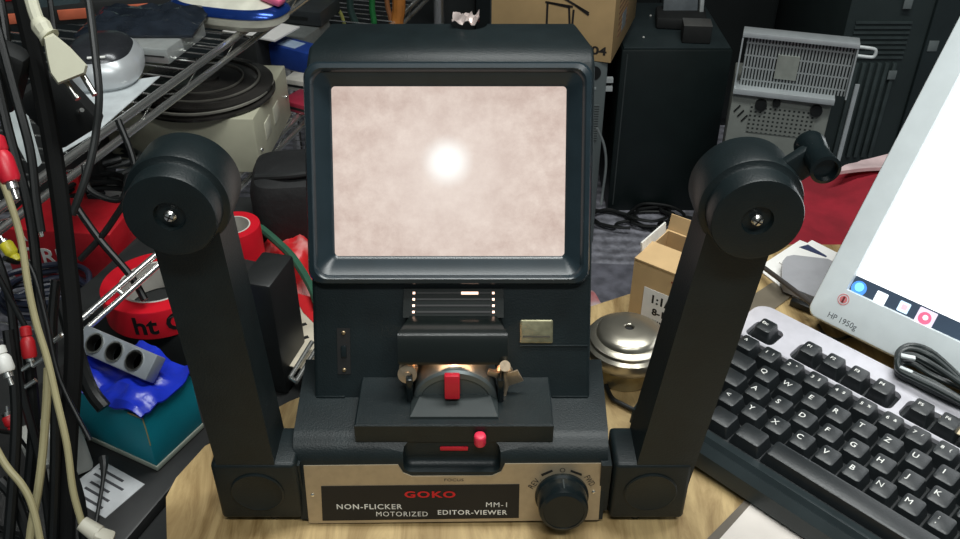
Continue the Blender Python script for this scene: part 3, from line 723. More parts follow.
# things on it
zt = tz+.0045
dc = thing('docking_stand', 'small black dock holding a grey screen on top of the black tower', 'dock', W(688, 22, z=zt))
q1 = W(688, 24, z=zt)
part(dc, 'foot', B().box(q1+Vector((-.02, 0, .015)), (.12, .09, .029), rz(-8), .006), BLKM, world=True)
part(dc, 'screen_back', B().box(q1+Vector((-.02, .03, .060)), (.085, .012, .075), rx(-20), .003), M('grey_panel', (98, 104, 108), .4), 'grey upright screen', world=True)
part(dc, 'side_post', B().box(q1+Vector((.030, .02, .055)), (.010, .02, .07), rx(-15), .002), M('pale_grey', (170, 175, 175), .4), world=True)
q2 = W(695, 40, z=zt)
bbx = thing('small_black_box', 'small black box on the black tower in front of the dock', 'box', q2)
part(bbx, 'case', B().box(q2+Vector((0, 0, .021)), (.065, .05, .040), rz(-6), .002), BLKM, world=True)
part(bbx, 'lid', B().box(q2+Vector((0, 0, .0425)), (.066, .051, .003), rz(-6), .001), M('box_lid_grey', (92, 92, 90), .4), world=True)
# grey tower with carton on it
Yg = 1.85; gr = W(612, 62, Y=Yg); gl0 = W(498, 62, Y=Yg); gz = gr.z
gt = thing('grey_computer_tower', 'grey computer tower under the big carton behind the viewer', 'computer', ((gr.x+gl0.x)/2, Yg+.2, FLZ))
GT = M('tower_grey', (104, 112, 112), .45, .2, .05, 30)
part(gt, 'case', wbox(gr.x-.2, gr.x-.008, Yg, Yg+.42, FLZ+.001, gz, .003), GT, world=True)
part(gt, 'front_button', B().cyl((gr.x-.038, Yg-.002, gz-.025), (gr.x-.038, Yg+.003, gz-.025), .016), DK, world=True)
vm = brick_mat('tower_vent', (104, 112, 112), (40, 44, 44), 1, .036, .006, .0016, rot=(R(90), 0, 0))
part(gt, 'vent_grille', B().bx(gr.x-.062, gr.x-.020, Yg-.002, Yg+.001, gz-.19, gz-.10), vm, world=True)
part(gt, 'drive_slot', B().bx(gr.x-.075, gr.x-.030, Yg-.002, Yg+.001, gz-.063, gz-.058), M('slot_light', (150, 158, 158), .4), world=True)
for k in range(2): part(gt, 'port_clip', B().box((gr.x-.002, Yg+.01, gz-.045-.020*k), (.018, .012, .010)), M('pale_grey', (170, 175, 175), .4), world=True)
CB2 = M('brown_cardboard', (196, 164, 116), .75, 0, .06, 20)
ca = gr+Vector((-.004, -.01, 0)); cz0 = gz+.001
car = thing('big_cardboard_carton', 'big brown cardboard carton with a printed drawing standing on the grey tower', 'carton', (ca.x, ca.y, cz0), rz(-18))
part(car, 'box', B().bx(-.27, 0, 0, .30, 0, .30, .002), CB2)
PR = M('carton_print', (38, 32, 28), .7)
def cbar(x0, z0, x1, z1, w=.0045):
    a, b = Vector((x0, -.0006, z0)), Vector((x1, -.0006, z1)); d = b-a
    return B().box((a+b)/2, (d.length, .001, w), ry(-math.degrees(math.atan2(d.z, d.x))))
for s_ in ((-.145, .07, -.145, .118), (-.145, .118, -.095, .112), (-.098, .112, -.092, .040), (-.150, .118, -.09, .114), (-.085, .118, -.055, .100), (-.11, .13, -.055, .104), (-.088, .108, -.090, .045), (-.09, .052, -.06, .045)):
    part(car, 'line_drawing', cbar(*s_), PR)
me = text_mesh('704', .040, .0003, bold=.0012, sx=1.35); me.transform(Matrix.Translation((-.036, -.0006, .024)) @ Matrix.Rotation(R(90), 4, 'X') @ Matrix.Shear('XZ', 4, (0, 0)) @ Matrix.Scale(.62, 4))
part(car, 'lettering', me, PR)
for k in range(7):
    part(car, 'side_print', B().bx(-.0002, .0006, .05+.001*k, .17, .115-.013*k, .119-.013*k), M('side_print_ink', (150, 110, 84), .7))
part(car, 'side_label', B().bx(-.0002, .0007, .10, .15, .035, .075), M('side_label_grey', (150, 156, 158), .6))

# silver rack case
Ys = 1.75
s_a, s_b = W(733, 92, Y=Ys), W(838, 103, Y=Ys)
PR_A = -15
ps = thing('perforated_metal_case', 'upright grey perforated computer chassis with black feet behind the right spool drum', 'computer chassis', (s_a.x, Ys, FLZ), rz(PR_A))
PM = M('chassis_grey', (140, 144, 138), .45, .2, .06, 30)
ph = s_a.z-FLZ; PWD = .198
part(ps, 'case', B().bx(0, PWD, 0, .17, .001, ph, .003), PM)
hmt = brick_mat('perforation', (140, 144, 138), (44, 48, 46), 1, .0095, .0095, .0026, .45, .2, rot=(R(90), 0, 0))
part(ps, 'perforated_grille', B().bx(.040, .172, -.002, .001, ph-.085, ph-.022), hmt)
for x, z, r_ in ((.060, .020, .012), (.170, .020, .012), (.090, .012, .008)):
    part(ps, 'rubber_foot', B().cyl((x, -.009, ph-z), (x, .001, ph-z), r_, seg=20), DK)
for i in range(3):
    part(ps, 'slit', B().box((.014+.009*i, -.0005, ph-.035-.010*i), (.003, .003, .018), ry(35)), DK)
cg = thing('silver_drive_cage', 'silver slotted metal cage with a handle lying on the perforated chassis', 'metal cage', (s_a.x, Ys, FLZ+ph), rz(PR_A-2))
Wd = .222; Hh = .128; x0 = 0; z0 = .001
SM = M('sheet_steel', (196, 202, 204), .35, .3, .06, 40)
cgm = brick_mat('slotted_steel', (176, 182, 182), (34, 38, 38), 1, .0064, .026, .0017, .35, .3, rot=(R(90), 0, 0))
part(cg, 'slotted_front', B().bx(x0+.010, x0+Wd-.004, .012, .014, z0+.012, z0+Hh-.008), cgm)
part(cg, 'top_rail', B().bx(x0, x0+Wd, -.002, .035, z0+Hh-.010, z0+Hh, .001), SM)
part(cg, 'bottom_rail', B().bx(x0, x0+Wd-.022, -.012, .035, z0, z0+.012, .001), SM)
part(cg, 'side_plate', B().bx(x0, x0+.003, 0, .035, z0+.01, z0+Hh-.01), SM)
part(cg, 'side_plate', B().bx(x0+Wd-.003, x0+Wd, 0, .035, z0+.01, z0+Hh-.01), SM)
part(cg, 'cover_plate', B().bx(x0+.075, x0+.118, .008, .012, z0+.035, z0+.085), M('cover_steel', (165, 170, 162), .4, .3))
part(cg, 'handle', B().tube([(x0+Wd, .0, z0+Hh-.006), (x0+Wd+.026, .0, z0+Hh-.007), (x0+Wd+.031, .0, z0+Hh-.012), (x0+Wd+.031, .0, z0+Hh-.019), (x0+Wd+.026, .0, z0+Hh-.024), (x0+Wd, .0, z0+Hh-.024)], .0033, smooth=3), M('white_coated_steel', (214, 220, 220), .35), 'pale wire handle')
ux = s_a.x+.227
solo('steel_upright', 'thin steel strip standing on the floor beside the perforated chassis', 'metal strip', B().bx(ux-.008, ux, Ys-.075, Ys-.071, FLZ, -.25), SM, (ux, Ys-.075, FLZ))

# equipment cabinet at the right
Yc = 2.02
xc0 = W(846, 60, Y=Yc).x
cab = thing('equipment_cabinet', 'tall dark grey equipment cabinet with a louvred front at the right', 'cabinet', (xc0+.5, Yc+.2, FLZ))
CM = M('cabinet_grey_green', (50, 60, 60), .45, .1, .08, 12)
part(cab, 'body', wbox(xc0-.02, xc0+.95, Yc, Yc+.5, FLZ+.001, .40), CM, world=True)
for k in range(6):
    xx = xc0+.02+k*.018
    part(cab, 'louvre', B().bx(xx, xx+.010, Yc-.010, Yc+.001, FLZ+.15, W(860, 62, Y=Yc).z, .002), M('louvre_grey', (62, 72, 72), .4), world=True)
for k in range(8):
    zz = W(860, 58, Y=Yc).z+.012*k
    part(cab, 'vent_bar', B().bx(xc0, xc0+.13, Yc-.005, Yc+.001, zz, zz+.005), M('louvre_grey', (62, 72, 72), .4), world=True)
part(cab, 'door_panel', B().bx(xc0+.17, xc0+.42, Yc-.012, Yc+.001, FLZ+.1, .36, .003), M('cabinet_door', (44, 54, 55), .35, .1, .08, 12), world=True)
for u, v, s_ in ((933, 46, .014), (892, 75, .012), (908, 4, .012)):
    c_ = W(u, v, Y=Yc-.013)
    part(cab, 'badge', B().box(c_, (s_*1.6, .003, s_*1.8), bevel=.0006), M('badge_grey', (118, 126, 126), .4), world=True)
# dark cabinet behind
dkc = thing('black_wardrobe', 'black cabinet standing behind the towers at the back', 'cabinet', (.75, 2.6, FLZ))
part(dkc, 'carcass', wbox(.15, .84, 2.50, 2.79, FLZ+.001, .9), M('wardrobe_black', (30, 34, 34), .5, 0, .1, 8), world=True)
part(dkc, 'door', wbox(.16, .495, 2.485, 2.50, FLZ+.03, .88), MATS['wardrobe_black'], world=True)
part(dkc, 'door', wbox(.505, .83, 2.485, 2.50, FLZ+.03, .88), MATS['wardrobe_black'], world=True)
part(dkc, 'door_knob', B().sph((.53, 2.475, .02), .012), STEEL, world=True)
# steel rack post behind the top of the viewer
solo('steel_rack_post', 'grey slotted steel post behind the top of the viewer', 'post', B().bx(W(490, 20, Y=2.3).x, W(507, 20, Y=2.3).x, 2.3, 2.33, FLZ, .5), M('post_steel', (112, 118, 118), .4, .5), (.05, 2.3, FLZ))

# cables on the carpet
def floor_coil(u, v, n, seed, label, r=.004):
    rnd = random.Random(seed); c_ = W(u, v, z=FLZ+.005); pts = []
    for i in range(n*7):
        a = i*2*math.pi/7+rnd.uniform(-.3, .3); rr_ = .045+rnd.uniform(-.018, .018)
        pts.append(c_+Vector((rr_*1.2*math.cos(a)+rnd.uniform(-.01, .01), rr_*math.sin(a), .0+i*.0013)))
    return solo('coiled_cable', label, 'cable', B().tube(pts, r, seg=8, smooth=4), DK, c_, group='cables coiled on the carpet')
floor_coil(610, 222, 2, 1, 'black cable coil on the carpet at the foot of the grey tower')
floor_coil(650, 220, 3, 2, 'black cable coil on the carpet before the black tower, middle of three')
floor_coil(688, 216, 2, 3, 'black cable coil on the carpet nearest the right spool arm')
solo('hanging_cable', 'grey cable hanging down beside the grey tower', 'cable', B().tube([W(597, 128, Y=1.80), W(604, 145, Y=1.80), W(606, 165, Y=1.80), W(603, 190, Y=1.80), W(601, 205, Y=1.79)], .003), M('cable_grey', (120, 126, 126), .4), W(601, 205, Y=1.79))
solo('red_scrap', 'red and white scrap lying on the carpet beyond the metal tin', 'scrap', sheet4([(590, 290), (603, 303), (594, 316), (575, 310)], FLZ+.012, .002, 5, .006), M('red_white_scrap', (190, 40, 50), .6, 0, rgb2=(225, 215, 215), scale=14), W(592, 303, z=FLZ))
solo('floor_mat', 'dark striped mat on the carpet behind the desk', 'mat', sheet4([(560, 262), (720, 268), (730, 330), (540, 330)], FLZ+.004, .0035, 2), M('dark_mat', (112, 112, 122), .95, 0, .3, 30, .6), W(640, 290, z=FLZ))

# chair with red cushion
chz = -.24; cc = Vector((.60, 1.13, chz))
ch = thing('desk_chair', 'office chair with a dark red seat cushion behind the desk', 'chair', (cc.x, cc.y, FLZ), rz(-20))
RC = M('dark_red_fabric', (150, 28, 44), .85, 0, .25, 14, .5, bscale=60)
g = []
for i in range(25):
    row = []
    for j in range(21):
        x, y = -.25+.5*i/24, -.21+.42*j/20
        e = min(1, (1-abs(x)/.25)*6)*min(1, (1-abs(y)/.21)*6); e = max(e, 0)
        row.append((x, y, chz-FLZ-.05+.05*e**.5+.014*math.sin(x*22+y*9)*e+.012*mnoise.noise(Vector((x*14, y*14, 0)))*e))
    g.append(row)
part(ch, 'seat_cushion', B().sheet(g, .02), RC, 'crumpled dark red seat cover')
part(ch, 'seat_pan', B().bx(-.23, .23, -.19, .19, chz-FLZ-.10, chz-FLZ-.07, .01), BLKM)
part(ch, 'gas_column', B().cyl((0, 0, .06), (0, 0, chz-FLZ-.10), .022), STEEL)
for k in range(5):
    a = R(72*k); part(ch, 'leg', B().tube([(0, 0, .07), (.13*math.cos(a), .13*math.sin(a), .06), (.25*math.cos(a), .25*math.sin(a), .045)], .014), BLKM)
    part(ch, 'castor', B().sph((.25*math.cos(a), .25*math.sin(a), .026), .025), BLKM)
pk = W(872, 165, z=chz+.02)
solo('pink_cloth', 'pale pink cloth lying along the back edge of the red cushion', 'cloth', sheet4([(835, 172), (862, 158), (900, 154), (900, 168)], chz+.022, .006, 6, .004), M('pale_pink_cloth', (216, 190, 190), .8), pk)

# =================================================================== WIRE SHELVING
SD = Vector((.339, 1.221, 0)).normalized(); SN = Vector((-SD.y, SD.x, 0))   # SN: to the left
ZA, ZB = .036, -.148
S0 = Vector((-.367, 1.035, 0))
def sp(t, n=0, z=0): return S0+SD*t+SN*n+Vector((0, 0, z))
sh = thing('wire_shelving', 'chrome wire shelving unit standing left of the desk', 'shelving', sp(.2, .2, FLZ))
for z in (ZA, ZB, -.5):
    for n in (0, .40):
        for dz, r in ((0, .0050), (-.019, .0046)):
            part(sh, 'rim_rod', B().cyl(sp(-.50, n, z+dz), sp(1.02, n, z+dz), r, seg=12), CHROME, world=True)
    for t in (-.5, 1.02): part(sh, 'end_rod', B().cyl(sp(t, 0, z), sp(t, .4, z), .0036, seg=12), CHROME, world=True)
    wr = B()
    for k in range(60): wr.cyl(sp(-.49+k*.0255, .0, z+.0025), sp(-.49+k*.0255, .40, z+.0025), .0012, seg=6)
    part(sh, 'shelf_wires', wr, CHROME, world=True)
    zz = B(); pts = []
    for k in range(31): pts.append(sp(-.50+k*.05, 0, z-(.0 if k % 2 else .020)))
    zz.tube(pts, .0010, seg=6, smooth=0); part(sh, 'truss_wire', zz, CHROME, world=True)
for t in (-.5, 1.02):
    for n in (0, .40): part(sh, 'post', B().cyl(sp(t, n, FLZ), sp(t, n, .75 if t < 0 else .30), .0125, seg=20), CHROME, world=True)
SA, SB = ZA+.0042, ZB+.0042
def onA(u, v): return W(u, v, z=SA)
def onB(u, v): return W(u, v, z=SB)

# ---- shelf A (upper)
# silver projector
c0 = onA(99, 90)+Vector((-.005, .042, 0))
pj = thing('silver_projector', 'round silver and black device on the upper wire shelf', 'device', (c0.x, c0.y, SA), rz(10))
def sq(n_, a, b_, z, p=2.8, dx=0, dy=0):
    o = []
    for k in range(n_):
        t = 2*math.pi*k/n_; cs, sn = math.cos(t), math.sin(t)
        o.append((dx+a*math.copysign(abs(cs)**(2/p), cs), dy+b_*math.copysign(abs(sn)**(2/p), sn), z))
    return o
SP = M('projector_silver', (196, 200, 202), .33, .3, .04, 40)
part(pj, 'body', B().loops([sq(40, 0.0400, 0.0528, 0.0008), sq(40, 0.0448, 0.0576, 0.0064), sq(40, 0.0456, 0.0584, 0.0176), sq(40, 0.0424, 0.0544, 0.0272), sq(40, 0.0368, 0.0480, 0.0336)]), SP)
part(pj, 'top_dome', B().loops([sq(40, 0.0368, 0.0464, 0.0332), sq(40, 0.0336, 0.0424, 0.0400), sq(40, 0.0256, 0.0336, 0.0448), sq(40, 0.0112, 0.0160, 0.0464)]), M('projector_dark', (50, 52, 56), .25, .2), 'dark grey domed top')
part(pj, 'front_logo', B().box((.004, -.0435, .0402), (.020, .0025, .0015), rx(30)), WINK)
# white folder under it
solo('white_sleeve', 'white plastic sleeve lying on the upper wire shelf beside the silver device', 'sleeve', sheet4([(52, 158), (62, 90), (160, 76), (96, 132)], SA+.0012, .001, 4), M('white_sleeve_plastic', (198, 204, 206), .4), onA(100, 100))
# external drive
c1 = onA(150, 50)
hd = thing('silver_drive', 'silver flat disc drive on the upper wire shelf', 'disc drive', (c1.x, c1.y, SA), rz(-12))
part(hd, 'case', B().bx(-.065, .050, -.042, .06, .001, .021, .002), M('drive_silver', (172, 176, 174), .35, .4))
part(hd, 'button', B().bx(-.050, -.036, -.044, -.041, .008, .014), DK)
part(hd, 'tray_line', B().bx(-.03, .045, -.0432, -.0418, .010, .0115), DK)
# clear black bag of discs
g = []
cb0 = Vector((c1.x-.012, c1.y+.035, SA+.021))
for i in range(17):
    row = []
    for j in range(15):
        a, b_ = i/16, j/14
        e = min(1, min(a, 1-a)*6, min(b_, 1-b_)*6)
        row.append(cb0+Vector(((a-.5)*.15, (b_-.5)*.10, .004+e*(.012+.010*mnoise.noise(Vector((a*7, b_*7, 3)))))))
    g.append(row)
solo('black_plastic_bag', 'crumpled glossy black bag on top of the silver drive', 'bag', B().sheet(g, .003), M('glossy_black_film', (34, 40, 48), .14, 0, .3, 40, .5, bscale=90), cb0)
# tray with orange blocks
c2 = onA(104, 12)
tr_ = thing('black_tray', 'black tray with orange blocks at the back of the upper shelf', 'tray', (c2.x, c2.y, SA), rz(14))
part(tr_, 'tray', B().bx(-.16, .13, -.045, .05, .001, .030, .003), BLKM)
for k, x in enumerate((-.11, -.03, .045)):
    part(tr_, 'orange_block', B().bx(x-.022, x+.022, -.047, -.040, .008, .022, .001), M('orange_print', (196, 100, 70), .5))
part(tr_, 'red_lid', B().bx(-.15, .0, -.02, .048, .030, .040, .003), M('bright_red', (205, 34, 40), .45))
c3 = onA(132, -4)
solo('teal_tape_dispenser', 'pale teal plastic thing behind the black tray on the upper shelf', 'plastic case', B().box(c3+Vector((0, .05, .030)), (.12, .05, .058), rz(15), .010), M('pale_teal', (150, 172, 164), .4), c3+Vector((0, .05, 0)))
c4 = onA(52, 30)
solo('grey_book_stand', 'dark teal upright case behind the white plug', 'case', B().box(c4+Vector((0, .03, .05)), (.07, .03, .099), rz(15), .004), M('slate', (64, 80, 84), .5), c4+Vector((0, .03, 0)))
# white blue mouse
c5 = onA(232, 27)
ms = thing('white_and_blue_mouse', 'white and metallic blue rounded gadget at the far end of the upper shelf', 'gadget', (c5.x-.005, c5.y+.02, SA), rz(-18))
part(ms, 'body', B().loops([sq(36, .070, .034, .001), sq(36, .084, .042, .010), sq(36, .086, .043, .020), sq(36, .078, .038, .030), sq(36, .055, .028, .038), sq(36, .02, .012, .041)]), M('ivory_plastic', (222, 220, 204), .3))
part(ms, 'blue_band', B().loops([sq(36, .0875, .0445, .0215), sq(36, .0865, .044, .024), sq(36, .0810, .0405, .0290), sq(36, .074, .037, .0318)]), M('metallic_blue', (36, 70, 150), .2, .6), 'metallic blue band')
part(ms, 'pink_tab', B().box((.070, .0, .040), (.030, .02, .010), ry(15), .003), M('pink_plastic', (235, 110, 150), .4), 'pink tab')
# green wires near it
for k, (pts, nm, lb_, colr) in enumerate([
    ([(196, 34), (200, 10), (206, -10)], 'yellow_wire', 'thin yellow wire standing by the white and blue gadget', (170, 160, 90))]):
    solo(nm, lb_, 'wire', B().tube([W(u, v, d=1.45) for u, v in pts], .0015), M('olive_wire', colr, .5), W(*pts[0], d=1.45))

# ---- shelf B (lower)
bb0 = Vector((-.309, 1.12, SB))
bg = thing('beige_metal_box', 'beige metal box with two slots on the lower wire shelf', 'metal box', bb0, rz(-3))
BG = M('beige_enamel', (184, 182, 160), .45, 0, .05, 30)
part(bg, 'case', B().bx(-.22, 0, 0, .19, .001, .084, .002), BG)
for y0_ in (.045, .095): part(bg, 'slot', B().bx(-.001, .0012, y0_, y0_+.030, .030 if y0_ < .09 else .030, .056, .0005), M('beige_light', (205, 203, 184), .45), 'raised pale slot')
part(bg, 'screw', B().sph((.0005, .016, .030), .003), SCREW); part(bg, 'screw', B().sph((.0005, .172, .040), .003), SCREW)
rc_ = Vector((-.395, 1.205, SB+.0842))
rl = thing('black_film_reels', 'stack of black plastic reels lying on the beige metal box', 'reels', rc_)
RP = M('smoky_black_plastic', (44, 42, 40), .16, 0, .4, 14, .7, bscale=22)
part(rl, 'lower_reel', B().lathe([(.02, .0005), (.098, .0005), (.100, .002), (.100, .005), (.09, .0065), (.02, .0065)], seg=56), RP)
part(rl, 'upper_reel', B().lathe([(.02, .0065), (.088, .0068), (.091, .011), (.094, .013), (.094, .017), (.080, .0185), (.05, .0215), (.02, .023)], (.003, .004, 0), Mx=ry(2), seg=56), RP)
part(rl, 'rim', B().lathe([(.094, .009), (.0965, .010), (.0965, .0125), (.094, .013), (.094, .009)], seg=56), M('grey_rim', (128, 126, 118), .3))
part(rl, 'gloss_ring', B().lathe([(.074, .0185), (.077, .0185), (.077, .0202), (.074, .0206), (.074, .0185)], (.003, .004, 0), seg=56), M('gloss_streak_grey', (96, 94, 88), .22))  # this grey ring and the next are painted gloss streaks, not grooves
part(rl, 'gloss_ring', B().lathe([(.052, .0205), (.054, .0205), (.054, .0228), (.052, .0230), (.052, .0205)], (.003, .004, 0), seg=56), M('gloss_streak_grey', (96, 94, 88), .22))
part(rl, 'hub', B().lathe([(.006, .0225), (.020, .0225), (.020, .0260), (.006, .0265), (.006, .0225)], (.003, .004, 0), seg=40), RP)
# items further back on shelf B
def boxB(name, label, cat, u, v, size, rot, mat, bev=.003, dz=0):
    c_ = onB(u, v); return solo(name, label, cat, B().box(c_+Vector((0, 0, size[2]/2+.0005+dz)), size, rz(rot), bev), mat, c_, group=None)
c_ = onB(297, 66)
bl = thing('blue_box', 'blue box with a white label on the lower shelf beside the viewer', 'box', c_, rz(-32))
part(bl, 'box', B().bx(-.065, .06, -.022, .022, .001, .040, .002), M('blue_card', (32, 66, 150), .45))
part(bl, 'label', B().bx(-.025, .015, -.016, .012, .040, .0408), M('pale_blue_label', (176, 196, 220), .6), 'pale printed label')
solo('white_notecard', 'white card lying on the lower shelf behind the beige box', 'card', B().box(onB(266, 62)+Vector((0, 0, .060)), (.11, .075, .0025), rz(-25)), WHITEP, onB(266, 62)+Vector((0, 0, .058)))
boxB('brown_carton', 'flat dark carton under the white card on the lower shelf', 'carton', 254, 62, (.075, .07, .056), -25, BLKM)
def pile(u, v, size, rot, rgb, name, label, dz=0, metal=.2):
    c_ = onB(u, v)
    o = thing(name, label, 'device', c_+Vector((0, 0, dz)), rz(rot))
    part(o, 'case', B().bx(-size[0]/2, size[0]/2, -size[1]/2, size[1]/2, .001, size[2], .002), M('case_%d_%d_%d' % rgb, rgb, .4, metal))
    part(o, 'front_slot', B().bx(-size[0]*.35, size[0]*.35, -size[1]/2-.001, -size[1]/2+.001, size[2]*.4, size[2]*.6), DK)
    return o
pile(281, 38, (.16, .10, .028), -20, (120, 124, 122), 'grey_metal_drive', 'grey metal drive on the lower shelf under the black drive')
pile(292, 30, (.17, .09, .028), -16, (52, 56, 58), 'black_metal_drive', 'black flat drive at the back of the lower shelf', dz=0.029)
pile(303, 88, (.05, .035, .02), -20, (210, 206, 196), 'white_adapter', 'small white adapter on the lower shelf in front of the blue box', metal=0)
pile(306, 108, (.06, .05, .018), -30, (150, 40, 60), 'dark_red_gadget', 'small dark red box at the edge of the lower shelf', metal=0)
# red box with lettering
rb0 = W(73, 282, z=SB)
rb = thing('red_lettered_box', 'red box with white lettering on the lower shelf behind the cables', 'box', rb0, rz(-6))
part(rb, 'box', B().bx(-.072, .062, 0, .075, .001, .070, .002), M('red_card', (176, 22, 34), .45))
for t_, x_, z_, s_ in (('ORB', -.024, .034, .030), ('A', -.044, .060, .014)):
    me = text_mesh(t_, s_, .0003, bold=.0004); me.transform(Matrix.Translation((x_, -.0005, z_)) @ Matrix.Rotation(R(90), 4, 'X')); part(rb, 'lettering', me, WINK)
part(rb, 'white_stripe', B().bx(-.050, .0, -.0008, 0, .012, .018), WINK)
part(rb, 'dark_fold', B().bx(-.07, .06, -.0006, 0, .006, .009), M('dark_red', (90, 14, 20), .5))
def coil(name, label, c_, r_, n, rt, mat, seed=1, flat=.25, group=None):
    rnd = random.Random(seed); pts = []
    for i in range(n*9):
        a = i*2*math.pi/9; q_ = r_*(1+rnd.uniform(-.16, .16))
        pts.append(Vector(c_)+Vector((q_*math.cos(a), q_*.75*math.sin(a), rt+i*.0009+rnd.uniform(0, .004))))
    return solo(name, label, 'cable', B().tube(pts, rt, seg=8, smooth=4), mat, c_, group)
coil('black_cable_coil', 'coil of black cable on the lower shelf in front of the red lettered box', onB(52, 306), .045, 4, .0034, M('navy_rubber', (30, 36, 52), .4), 3)
coil('black_cable_coil', 'coil of black cable on the lower shelf right of the red lettered box', onB(100, 226)+Vector((0, 0.02, 0)), .050, 5, .0036, DK, 4)
coil('grey_cable_coil', 'coil of dark grey cable on the lower shelf left of the beige box', onB(110, 182), .045, 5, .0040, M('grey_rubber', (58, 62, 62), .35), 5)
boxB('black_power_supply', 'black power supply on the lower shelf beneath the silver device', 'power supply', 60, 190, (.14, .10, .08), 12, BLKM)
boxB('red_small_box', 'small bright red box on the lower shelf behind the thick black cable', 'box', 78, 206, (.03, .03, .05), 10, M('bright_red', (205, 34, 40), .45))
boxB('white_small_box', 'small pale box on the lower shelf under the red lettered box edge', 'box', 126, 200, (.05, .03, .02), -20, M('pale_box', (190, 190, 186), .5))

# ---- bench things
# flat black device with label
fa, fb_ = W(132, 533, z=BZ+.012), W(213, 438, z=BZ+.012)
dr = (fb_-fa).normalized(); yaw = math.atan2(-dr.x, dr.y)
fd = thing('flat_black_device', 'flat black device with a printed white label under the teal box', 'device', (fa.x, fa.y, BZ), Matrix.Rotation(yaw, 3, 'Z'))
part(fd, 'case', B().bx(-.19, 0, -.03, .145, .0005, .0120, .002), M('device_black', (34, 34, 34), .45, 0, .15, 60))
part(fd, 'seam', B().bx(-.19, .0006, -.031, -.0290, .005, .0065), BLKM)
lc = WM[fd.name].inverted() @ W(104, 489, z=BZ+.012)
lab = part(fd, 'label', B().box((lc.x, lc.y, .0124), (.050, .040, .0006), rz(-10)), M('label_white', (200, 202, 204), .6), 'white printed label')
for k in range(5):
    part(lab, 'print_line', B().box((lc.x-.004+.003*(k % 2), lc.y-.014+k*.007, .0128), (.034-.006*(k % 3), .0022, .0003), rz(-10)), M('label_print', (70, 70, 74), .6))
TZ = BZ+.0125
tp = W(158, 471, z=TZ)
tb = thing('teal_box', 'teal cardboard box with a pale bottom edge left of the desk', 'box', (tp.x, tp.y, TZ), rz(-27))
part(tb, 'box', B().bx(-.083, 0, 0, .056, .0055, .060, .0012), M('teal_card', (20, 152, 172), .5, 0, .08, 30))
part(tb, 'bottom_tray', B().bx(-.083, .0006, -.0006, .056, .0004, .0055, .0006), M('pale_card', (170, 178, 164), .6), 'pale cardboard bottom')
part(tb, 'worn_edge', B().tube([(0, 0, .0600), (-.004, -.0003, .0602), (-.015, -.0003, .0600)], .0007).tube([(.0, .0, .06), (.0003, .0, .045), (.0, .0, .03)], .0005), M('worn_card', (196, 178, 120), .7), 'worn pale corner')
# blue bag on it
g = []
tm = WM[tb.name]
for i in range(19):
    row = []
    for j in range(15):
        a, b_ = i/18, j/14
        x = -.082+.086*a; y = -.004+.064*b_
        z = .062+.010*mnoise.noise(Vector((a*5, b_*5, 8)))+.006*math.sin(a*9+b_*4)+.006
        if y < 0: z -= .004
        row.append(tm @ Vector((x, y, max(z, .0635))))
    g.append(row)
solo('blue_plastic_bag', 'crumpled blue plastic bag lying on the teal box', 'bag', B().sheet(g, .0015), M('blue_film', (30, 52, 190), .3, 0, .15, 40, .4, bscale=80), tm @ Vector((-.03, .03, .062)))
# three hole metal strip
h0, h1 = W(84, 337, z=TZ+.088), W(148, 368, z=TZ+.084)
dv = (h1-h0); Lg = dv.length; ya = math.atan2(dv.y, dv.x)
tsx = Matrix.Rotation(ya, 3, 'Z') @ rx(38)
ts = thing('three_socket_block', 'grey metal block with three round sockets resting on the blue bag', 'socket block', (h0+h1)/2, tsx)
bs = B().bx(-Lg/2-.006, Lg/2+.004, -.0110, .0110, -.012, 0, .001).mesh('t')
cs_ = [B().cyl((x, 0, -.009), (x, 0, .01), .0082, seg=28).mesh('c') for x in (-.0235, -.001, .0215)]
part(ts, 'plate', boolean(bs, cs_), M('zinc_plate', (150, 156, 162), .4, .2, .08, 60))
for x in (-.0235, -.001, .0215):
    part(ts, 'socket_hole_shade', B().cyl((x, 0, -.0096), (x, 0, -.0088), .0078, seg=24), M('hole_shade_black', (3, 3, 3), .95, spec=0))  # black disc: the shade inside the socket put into the colour
    part(ts, 'socket_ring', B().lathe([(.0074, -.008), (.0088, -.008), (.0088, .0012), (.0074, .0012), (.0074, -.008)], (x, 0, 0), seg=28), STEEL)
# black box carrying the red tape roll
kb0 = W(165, 352, z=-.045)
bk = solo('black_storage_box', 'black box behind the teal box under the red tape roll', 'box', B().box((-.300, .715, BZ+.028), (.17, .13, .055), rz(-20), .003), BLKM, (-.30, .70, BZ))
tz_ = BZ+.0562
tcn = W(156, 281, z=tz_+.030)
tpr = thing('red_tape_roll', 'roll of red tape with black lettering on the black box beside the left spool arm', 'tape roll', (tcn.x, tcn.y, tz_))
RT = M('red_tape', (206, 24, 40), .35, 0, .08, 30)
part(tpr, 'tape', B().lathe([(.034, .0003), (.0495, .0003), (.0500, .001), (.0500, .029), (.0495, .030), (.034, .030), (.034, .0003)], seg=64), RT)
part(tpr, 'core', B().lathe([(.0315, .0005), (.0339, .0005), (.0339, .0298), (.0315, .0298), (.0315, .0005)], seg=48), M('pale_core', (200, 196, 188), .7), 'pale cardboard core')
def curved_text(txt, rad, z, size, ang0, mat, par, zc=.015):
    me = text_mesh(txt, size, .0002, bold=.0006)
    for v in me.vertices:
        a = R(ang0)+v.co.x/rad; h = v.co.y; e = v.co.z
        v.co = Vector(((rad+.0003+e)*math.cos(a), (rad+.0003+e)*math.sin(a), zc+h))
    part(par, 'lettering', me, mat)
curved_text('ht G', .050, 0, .026, -73, INK, tpr)
rp_ = thing('chrome_rail_pair', 'pair of chrome rods slanting up in front of the lettered red tape roll', 'rails', W(70, 340, d=.76))
